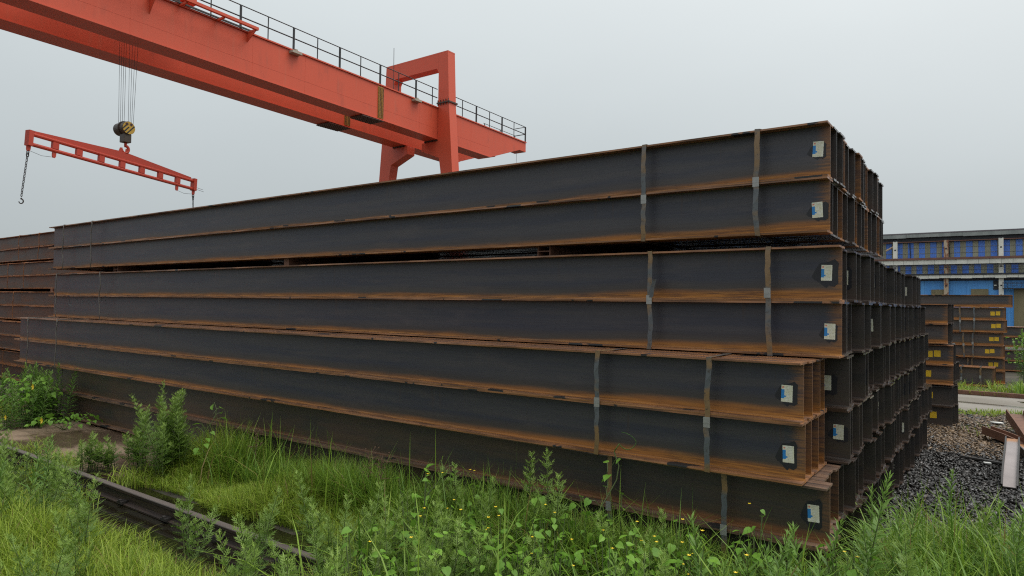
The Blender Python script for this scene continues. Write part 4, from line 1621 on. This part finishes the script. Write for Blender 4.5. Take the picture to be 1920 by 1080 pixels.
# left edge beyond the slab, and tufts in the cracks
p = scatter(14000, -16, -8.6, 1.4, 4.0, lambda p, g: ((p[:, 1] < 2.6) | (p[:, 0] < -11.6)), 26)
blades("grass", p, 0.34, 0.007, 0.6, M["grass_bright"], 36)
for k_, (tx_, ty_, n_) in enumerate([(-8.0, 3.05, 260), (-7.75, 2.72, 160), (-8.9, 3.0, 130), (-6.85, 3.2, 160), (-6.5, 2.55, 90)]):
    gg = np.random.default_rng(90 + k_)
    p = np.stack([gg.normal(tx_, 0.13, n_), gg.normal(ty_, 0.09, n_)], 1)
    blades("grass", p, 0.27, 0.0058, 0.8, M["grass_bright"], 92 + k_, 0.2, 1.0)
# road verges and the far stack's foot
p = scatter(9000, -3, 8, 14.1, 14.85, lambda p, g: vnoise(p, 2.5, 16) > -0.35, 27)
blades("grass", p, np.clip(0.12 + 0.06 * vnoise(p, 2, 17), 0.05, 0.3), 0.012, 0.7, M["grass_bright"], 37)
p = scatter(9000, -3, 8, 17.65, 19.7, lambda p, g: vnoise(p, 2.0, 18) > -0.1, 28)
blades("grass", p, np.clip(0.22 + 0.14 * vnoise(p, 1.5, 19), 0.06, 0.5), 0.014, 0.7, M["grass_bright"], 38)
p = scatter(7000, 0.3, 8, 17.9, 20.6, lambda p, g: vnoise(p, 2.0, 20) > -0.3, 29)
blades("grass", p, np.clip(0.4 + 0.2 * vnoise(p, 1.5, 19), 0.08, 0.8), 0.018, 0.65, M["grass_green"], 39)
p = scatter(700, -0.5, 2.0, 8.0, 13.8, lambda p, g: vnoise(p, 2.4, 23) > 0.45, 30)
blades("grass", p, 0.14, 0.007, 0.8, M["grass_bright"], 40)


# ---- weeds: individual plants
class LeafArr:
    def __init__(s):
        s.v, s.q, s.t, s.tint = [], [], [], []

    def quad(s, a, b, c, d_, t):
        o = len(s.v)
        s.v += [tuple(a), tuple(b), tuple(c), tuple(d_)]
        s.q.append((o, o + 1, o + 2, o + 3))
        s.tint += [t] * 4

    def mesh(s, name, mat):
        return np_mesh(name, np.array(s.v), np.array(s.q), None, mat, np.array(s.tint))


def lobe(L, p, d_, up_, ln, wd, t, fold=0.0):
    s = d_.cross(up_)
    if s.length < 1e-4:
        s = Vector((1, 0, 0))
    s.normalize()
    L.quad(p, p + d_ * ln * 0.45 + s * wd * 0.5 + up_ * fold, p + d_ * ln - up_ * fold * 0.5, p + d_ * ln * 0.45 - s * wd * 0.5 + up_ * fold, t)


def mugwort_mesh(h, seed, dens=1.0):
    r = random.Random(seed)
    L = LeafArr()
    stems = MB()
    nst = r.randint(2, 3)
    for sidx in range(nst):
        a0 = r.uniform(0, 6.28)
        ln = r.uniform(0.02, 0.16) * (1 + sidx * 0.8)
        hh = h * (1 if sidx == 0 else r.uniform(0.55, 0.85))
        base = Vector((0.03 * sidx * math.cos(a0), 0.03 * sidx * math.sin(a0), 0))
        axis = lambda t: base + Vector((math.cos(a0) * ln * t * t * hh, math.sin(a0) * ln * t * t * hh, hh * t))
        stems.tube([axis(t) for t in (0, 0.3, 0.6, 0.85, 1)], 0.0045, 5, 0.0012)
        n = int(hh / 0.0125 * dens)
        ang = r.uniform(0, 6.28)
        for i in range(n):
            t = 0.12 + 0.88 * (i / (n - 1)) ** 0.85
            ang += 2.4 + r.uniform(-0.3, 0.3)
            size = (0.105 * (1 - t) ** 0.6 + 0.034) * r.uniform(0.75, 1.15) * (0.55 if t < 0.25 else 1)
            el = 0.25 + 0.8 * t + r.uniform(-0.2, 0.2)
            d_ = Vector((math.cos(ang) * math.cos(el), math.sin(ang) * math.cos(el), math.sin(el)))
            up_ = Vector((-math.cos(ang) * math.sin(el), -math.sin(ang) * math.sin(el), math.cos(el)))
            s = d_.cross(up_)
            p = axis(t)
            tn = min(0.88, max(0, 0.15 + 0.6 * t * t + r.uniform(-0.15, 0.2)))
            if t < 0.3 and r.random() < 0.2:
                tn = 0.99
            nl = 2 if size < 0.05 else 3
            droop = lambda k: -up_ * (k * k) * size * 0.25
            lobe(L, p + d_ * size * 0.55 + droop(0.55), d_, up_, size * 0.5, size * 0.095, tn)
            L.quad(p - s * 0.0012, p + s * 0.0012, p + d_ * size * 0.62 + s * 0.003 + droop(0.6), p + d_ * size * 0.62 - s * 0.003 + droop(0.6), tn)
            for k in range(nl):
                q = (0.25 + 0.55 * k / nl)
                for sg in (1, -1):
                    dd = (d_ * 0.75 + s * sg * 0.72 + up_ * r.uniform(-0.15, 0.2)).normalized()
                    lobe(L, p + d_ * size * q + droop(q), dd, up_, size * (0.46 - 0.07 * k) * r.uniform(0.8, 1.1), size * 0.085, min(0.88, tn + r.uniform(-0.08, 0.08)))
    return L, stems


def lance_mesh(h, seed):
    r = random.Random(seed)
    L = LeafArr()
    stems = MB()
    a0 = r.uniform(0, 6.28)
    ln = r.uniform(0.02, 0.18)
    axis = lambda t: Vector((math.cos(a0) * ln * t * t * h, math.sin(a0) * ln * t * t * h, h * t))
    stems.tube([axis(t) for t in (0, 0.3, 0.6, 0.85, 1)], 0.0045, 5, 0.0012)
    n = int(h / 0.0085)
    ang = 0
    for i in range(n):
        t = 0.08 + 0.92 * (i / (n - 1))
        ang += 2.4 + r.uniform(-0.25, 0.25)
        size = (0.095 * (1 - t) ** 0.5 + 0.034) * r.uniform(0.7, 1.2)
        el = 0.1 + 1.0 * t + r.uniform(-0.3, 0.2)
        d_ = Vector((math.cos(ang) * math.cos(el), math.sin(ang) * math.cos(el), math.sin(el)))
        up_ = Vector((-math.cos(ang) * math.sin(el), -math.sin(ang) * math.sin(el), math.cos(el)))
        lobe(L, axis(t), d_, up_, size, size * 0.2, min(0.88, 0.2 + 0.55 * t * t + r.uniform(-0.15, 0.2)), size * 0.05)
    return L, stems


def heart_leaf_mesh(name, seed, mat, w=1.0):
    """one heart-shaped leaf, unit length along +X, folded along its midrib"""
    r = random.Random(seed)
    prof = [(-0.12, 0.0), (-0.2, 0.2), (-0.1, 0.38), (0.15, 0.46), (0.45, 0.38), (0.75, 0.17), (1.0, 0.0)]
    v, q = [], []
    cup = r.uniform(0.08, 0.22)
    bend = r.uniform(0.1, 0.35)
    zc = lambda x, y: cup * abs(y) - bend * max(x, 0) ** 2
    mid_ = [(x, 0, zc(x, 0)) for x in (-0.0, 0.0, 0.02, 0.2, 0.45, 0.75, 1.0)]
    tris, quads = [], []
    for sg in (1, -1):
        o = len(v)
        side_ = [(x, sg * y * w, zc(x, y) + r.uniform(-0.02, 0.02)) for x, y in prof]
        v += mid_ + side_
        for i in range(6):
            quads.append((o + i, o + i + 1, o + 7 + i + 1, o + 7 + i) if sg > 0 else (o + i, o + 7 + i, o + 7 + i + 1, o + i + 1))
    t = np.full(len(v), 0.25 + 0.6 * r.random())
    return np_mesh(name, np.array(v), np.array(quads), None, mat, t, True)


mug = []
for k, h in enumerate((0.95, 0.8, 0.7, 0.6, 0.5, 0.42)):
    L, s = mugwort_mesh(h, 100 + k)
    mug.append((h, L.mesh("foliage", M["weed"]), s.mesh("stem", M["stem"])))
lan = []
for k, h in enumerate((0.95, 0.75, 0.6, 0.45)):
    L, s = lance_mesh(h, 200 + k)
    lan.append((h, L.mesh("foliage", M["weed_light"]), s.mesh("stem", M["stem"])))
hearts = [heart_leaf_mesh("leaf", 300 + k, M["broad"]) for k in range(6)]


def weed(x, y, h, kind, label, group, seed, z=0.0, name=None):
    r = random.Random(seed)
    lib = mug if kind == "mug" else lan
    hv, fo, stm = min(lib, key=lambda a: abs(a[0] - h) + r.uniform(0, 0.12))
    t = thing(name or ("mugwort_plant" if kind == "mug" else "goldenrod_plant"), label, "weed", (x, y, z), r.uniform(0, 6.28), group)
    t.rotation_euler = (r.gauss(0, 0.07), r.gauss(0, 0.07), r.uniform(0, 6.28))
    t.scale = (h / hv * r.uniform(0.9, 1.2),) * 2 + (h / hv,)
    link("foliage", fo, t)
    link("stem", stm, t)
    return t


def heart_plant(x, y, nleaf, spread, hgt, label, group, seed, size=(0.05, 0.10), cat="broad-leaved weed", flowers=0, climb=False, vine=None):
    r = random.Random(seed)
    t = thing("broadleaf_weed", label, cat, (x, y, 0), 0, group)
    stm = MB()
    for i in range(nleaf):
        a = r.uniform(0, 6.28)
        rad = spread * math.sqrt(r.random())
        zz = hgt * (0.25 + 0.75 * r.random()) * (1 - 0.35 * (rad / spread) ** 2)
        p = Vector((rad * math.cos(a), rad * math.sin(a), zz))
        if vine:
            u = (i + 0.5) / nleaf
            p = Vector((0.05 * math.sin(u * 9), 0.05 * math.cos(u * 7), hgt * (0.15 + 0.85 * u))) + Vector((0.09 * math.cos(a), 0.09 * math.sin(a), 0))
        b = Vector((p.x * 0.35, p.y * 0.35, zz * 0.35 if not vine else p.z - 0.05))
        stm.tube([b, (b + p) / 2 + Vector((0, 0, 0.02)), p], 0.0022, 4)
        if not vine:
            stm.tube([Vector((b.x * 0.4, b.y * 0.4, 0)), b], 0.003, 4)
        o = link("leaf", hearts[r.randrange(6)], t, p)
        sc = r.uniform(*size) * (1 - 0.3 * (zz / max(hgt, .01)) if vine else 1)
        o.scale = (sc, sc * r.uniform(0.85, 1.1), sc)
        o.rotation_euler = (r.gauss(0, 0.4), r.uniform(-0.15, 0.75), a + r.gauss(0, 0.6))
    if vine:
        stm.tube([Vector((0.05 * math.sin(u / 10 * 9), 0.05 * math.cos(u / 10 * 7), hgt * u / 10)) for u in range(11)], 0.004, 5)
        if vine == "tendril":
            tp = [Vector((0.05 * math.sin(9), 0.05 * math.cos(7), hgt))]
            for i in range(12):
                aa = R(-70 + i * 22)
                tp.append(tp[0] + Vector((0.811, 0.585, 0)) * (0.03 + 0.055 * (1 + math.sin(aa))) + Vector((0, 0, 0.07 - 0.055 * math.cos(aa))) + Vector((-0.811, -0.585, 0)) * (0.012 * max(0, i - 7)))
            tb = MB()
            tb.tube(tp, 0.0035, 5, 0.0015)
            tb.obj("tendril", M["weed_light"], t, smooth=True)
    stm.obj("stem", M["stem"], t)
    for i in range(flowers):
        a = r.uniform(0, 6.28)
        p = Vector((spread * 0.9 * math.cos(a) * r.random(), spread * 0.9 * math.sin(a) * r.random(), hgt * r.uniform(0.85, 1.08)))
        fb = MB()
        for k in range(5):
            aa = k * 1.2566 + a
            dd = Vector((math.cos(aa), math.sin(aa), 0.5))
            e = Vector((-math.sin(aa), math.cos(aa), 0)) * 0.006
            fb.add([p, p + dd * 0.005 + e * 0.7, p + dd * 0.011, p + dd * 0.005 - e * 0.7], [(0, 1, 2, 3)])
        fb.obj("flower", M["petal"], t)
    return t


GW = "feathery weeds in the foreground"
GG = "narrow-leaved weeds at lower right"
GBR = "broad-leaved weeds in the foreground"
rw = random.Random(77)


def inside(x, y, zmin=2.3):
    z = -0.585 * x + 0.811 * y
    s = 0.811 * x + 0.585 * y
    return z > zmin and abs(s) < 0.82 * z + 0.2


# single plants the photograph picks out
weed(-2.62, 3.86, 0.80, "mug", "tall feathery weed right of centre standing against the lowest beams", None, 1)
weed(-2.38, 3.80, 0.82, "mug", "twin tall feathery weed just right of another, in front of the lowest beams", None, 2)
weed(-2.30, 3.7, 0.74, "mug", "feathery weed with a bent top beside the twin weeds before the lowest beams", None, 3)
weed(-0.62, 3.92, 1.0, "lan", "tallest narrow-leaved weed, at the corner of the big stack by the labels", None, 4)
weed(-0.50, 3.80, 0.72, "lan", "bright-tipped narrow-leaved weed beside the tallest one at the stack corner", None, 5)
weed(-1.55, 3.72, 0.62, "mug", "feathery weed in front of the lowest white label at the stack corner", None, 6)
heart_plant(-2.0, 3.84, 14, 0.15, 0.88, "climbing vine with a curled tendril in front of the right-hand strap", None, 7, (0.045, 0.08), "vine", vine="tendril")
heart_plant(-3.45, 3.82, 16, 0.2, 0.62, "leafy vine climbing in front of the lowest beams at mid-frame", None, 8, (0.05, 0.09), "vine", vine="plain")
heart_plant(-6.45, 3.75, 14, 0.12, 0.78, "thin leafy vine rising beside the big feathery bush left of centre", None, 9, (0.05, 0.085), "vine", vine="plain")


def bush(name, label, x, y, plants, z=0.0, leaf=None, cat="bush"):
    t = thing(name, label, cat, (x, y, z))
    r = random.Random(int(abs(x * 100)))
    for (dx, dy, h, kind) in plants:
        lib = mug if kind == "mug" else lan
        hv, fo, stm = min(lib, key=lambda a: abs(a[0] - h))
        f_ = link("foliage", fo, t, (dx, dy, 0))
        f_.scale = (h / hv * 1.15, h / hv * 1.15, h / hv)
        f_.rotation_euler = (r.gauss(0, 0.08), r.gauss(0, 0.08), r.uniform(0, 6.28))
        s_ = link("stem", stm, t, (dx, dy, 0))
        s_.scale = f_.scale
        s_.rotation_euler = f_.rotation_euler
    if leaf:
        for i in range(leaf[0]):
            a, b = r.uniform(0, 6.28), r.uniform(-0.2, 1.2)
            k = r.random() ** 0.4
            p = Vector((leaf[1] * k * math.cos(a) * math.cos(b), leaf[1] * k * math.sin(a) * math.cos(b), max(0.03, leaf[2] * (0.42 + 0.58 * k * math.sin(b)))))
            o = link("leaf", hearts[r.randrange(6)], t, p)
            sc = r.uniform(0.035, 0.07)
            o.scale = (sc, sc, sc)
            o.rotation_euler = (r.gauss(0, 0.4), r.uniform(0.0, 0.9), a + r.gauss(0, 0.5))
        mb_ = MB()
        for i in range(9):
            a = i * 0.7
            mb_.tube([(0, 0, 0), (leaf[1] * 0.4 * math.cos(a), leaf[1] * 0.4 * math.sin(a), leaf[2] * 0.45), (leaf[1] * 0.7 * math.cos(a), leaf[1] * 0.7 * math.sin(a), leaf[2] * 0.85)], 0.005, 4, 0.002)
        mb_.obj("branches", M["stem"], t)
        for (dx, dz) in ((0.05, 0.62), (0.35, 0.22)):
            fb = MB()
            for k in range(6):
                aa = k * 1.047
                dd = Vector((math.cos(aa), -0.5, math.sin(aa)))
                e = Vector((-math.sin(aa), 0, math.cos(aa))) * 0.016
                c_ = Vector((dx * leaf[1] / 0.4, -leaf[1] * 0.9, dz))
                fb.add([c_, c_ + dd * 0.025 + e, c_ + dd * 0.045, c_ + dd * 0.025 - e], [(0, 1, 2, 3)])
            fb.obj("flower", M["petal"], t)
    return t


bush("feathery_bush", "big feathery grey-green bush standing at the edge of the brown slab", -7.0, 3.52,
     [(rw.uniform(-0.32, 0.38), rw.uniform(-0.2, 0.28), rw.uniform(0.6, 0.92), "mug") for _ in range(22)])
bush("feathery_bush", "small dark feathery clump on the brown slab left of the big bush", -7.42, 3.16, [(rw.uniform(-0.1, 0.1), rw.uniform(-0.1, 0.1), rw.uniform(0.25, 0.42), "mug") for _ in range(8)], 0.04)
bush("leafy_bush", "leafy green bush with a yellow flower at the left edge against the rusty stack", -11.0, 3.72, [(rw.uniform(-0.5, 0.45), rw.uniform(-0.4, 0.4), rw.uniform(0.5, 0.9), "lan") for _ in range(34)],
     0.0, (240, 0.40, 0.80))
bush("leafy_bush", "low leafy clump creeping onto the slab beside the left bush", -10.15, 3.85, [], 0.04, (90, 0.42, 0.24))
bush("leafy_bush", "tall green shrubs beside the far stack at the right edge", 0.75, 21.8, [(rw.uniform(-0.4, 0.6), rw.uniform(-0.3, 0.3), rw.uniform(0.8, 1.4), "lan") for _ in range(8)], 0, (260, 0.9, 1.35))

# cluster at left, in front of the rail
for k in range(70):
    x, y = rw.uniform(-9.8, -6.0), rw.uniform(1.3, 2.66)
    if inside(x, y):
        weed(x, y, rw.uniform(0.36, 0.6) * (0.8 if x > -6.8 and y > 2.1 else 1), "mug" if rw.random() < 0.6 else "lan", "green weed in the thicket beside the rail at lower left", "weeds in the lower left thicket", 500 + k)
for k in range(16):
    x, y = rw.uniform(-6.3, -3.6), rw.uniform(0.9, 2.3)
    if inside(x, y, 3.0):
        weed(x, y, rw.uniform(0.45, 0.68), "mug", "feathery weed standing up out of the bright grass at lower left", "weeds in the bright grass at lower left", 540 + k)
for k, (x, y, h) in enumerate([(-4.55, 2.52, 0.55), (-4.2, 2.35, 0.5), (-3.85, 2.6, 0.62), (-3.6, 2.42, 0.55), (-3.35, 3.1, 0.62), (-3.25, 2.75, 0.66), (-3.9, 3.05, 0.6), (-3.05, 2.95, 0.6)]):
    weed(x, y, h, "mug", "feathery weed overhanging the crane rail near the bottom of the frame", "weeds over the near end of the rail", 570 + k)
for k in range(60):
    x, y = rw.uniform(-3.3, -1.2), rw.uniform(2.0, 3.9)
    if inside(x, y):
        weed(x, y, rw.uniform(0.4, 0.66), "mug", "feathery weed in the dense growth before the big stack", GW, 600 + k)
for k in range(210):
    x, y = rw.uniform(-1.3, 2.2), rw.uniform(2.2, 6.2)
    if inside(x, y) and (y < 3.95 or x > -0.62) and y < 5.6 + 0.2 * x:
        weed(x, y, rw.uniform(0.42, 0.74), "lan" if rw.random() < 0.8 else "mug", "narrow-leaved weed in the green growth at lower right", GG, 700 + k)
for k in range(90):
    x, y = rw.uniform(-3.2, -0.5), rw.uniform(2.3, 3.95)
    if rw.random() < 0.25:
        x, y = rw.uniform(-2.4, -1.3), rw.uniform(2.9, 3.6)
    if inside(x, y):
        heart_plant(x, y, rw.randint(22, 34), rw.uniform(0.13, 0.24), rw.uniform(0.42, 0.72), "low broad-leaved weed with heart-shaped leaves among the grass", GBR, 800 + k,
                    (0.028, 0.058), flowers=rw.choice([0, 0, 0, 1, 2]))
# dried seed stalks
for k, (x, y) in enumerate([(-4.1, 3.85), (-4.3, 3.9), (-5.9, 3.9)]):
    mb = MB()
    r = random.Random(k + 3)
    hgt = 0.55
    mb.tube([(0, 0, 0), (0.02, 0.01, hgt * 0.6), (0.05, 0, hgt)], 0.003, 4, 0.0015)
    for i in range(26):
        t_ = r.uniform(0.55, 1)
        b = Vector((0.05 * t_, 0, hgt * t_))
        e = b + Vector((r.uniform(-0.08, 0.08), r.uniform(-0.06, 0.06), r.uniform(0.0, 0.08)))
        mb.tube([b, e], 0.0013, 3)
        mb.box(tuple(e - Vector((0.004, 0.004, 0.004))), tuple(e + Vector((0.004, 0.004, 0.004))))
    tag(mb.obj("dried_weed", M["dry"], None, (x, y, 0)), "reddish-brown dried seed stalk in the grass before the lowest beams", "weed", "dried seed stalks")
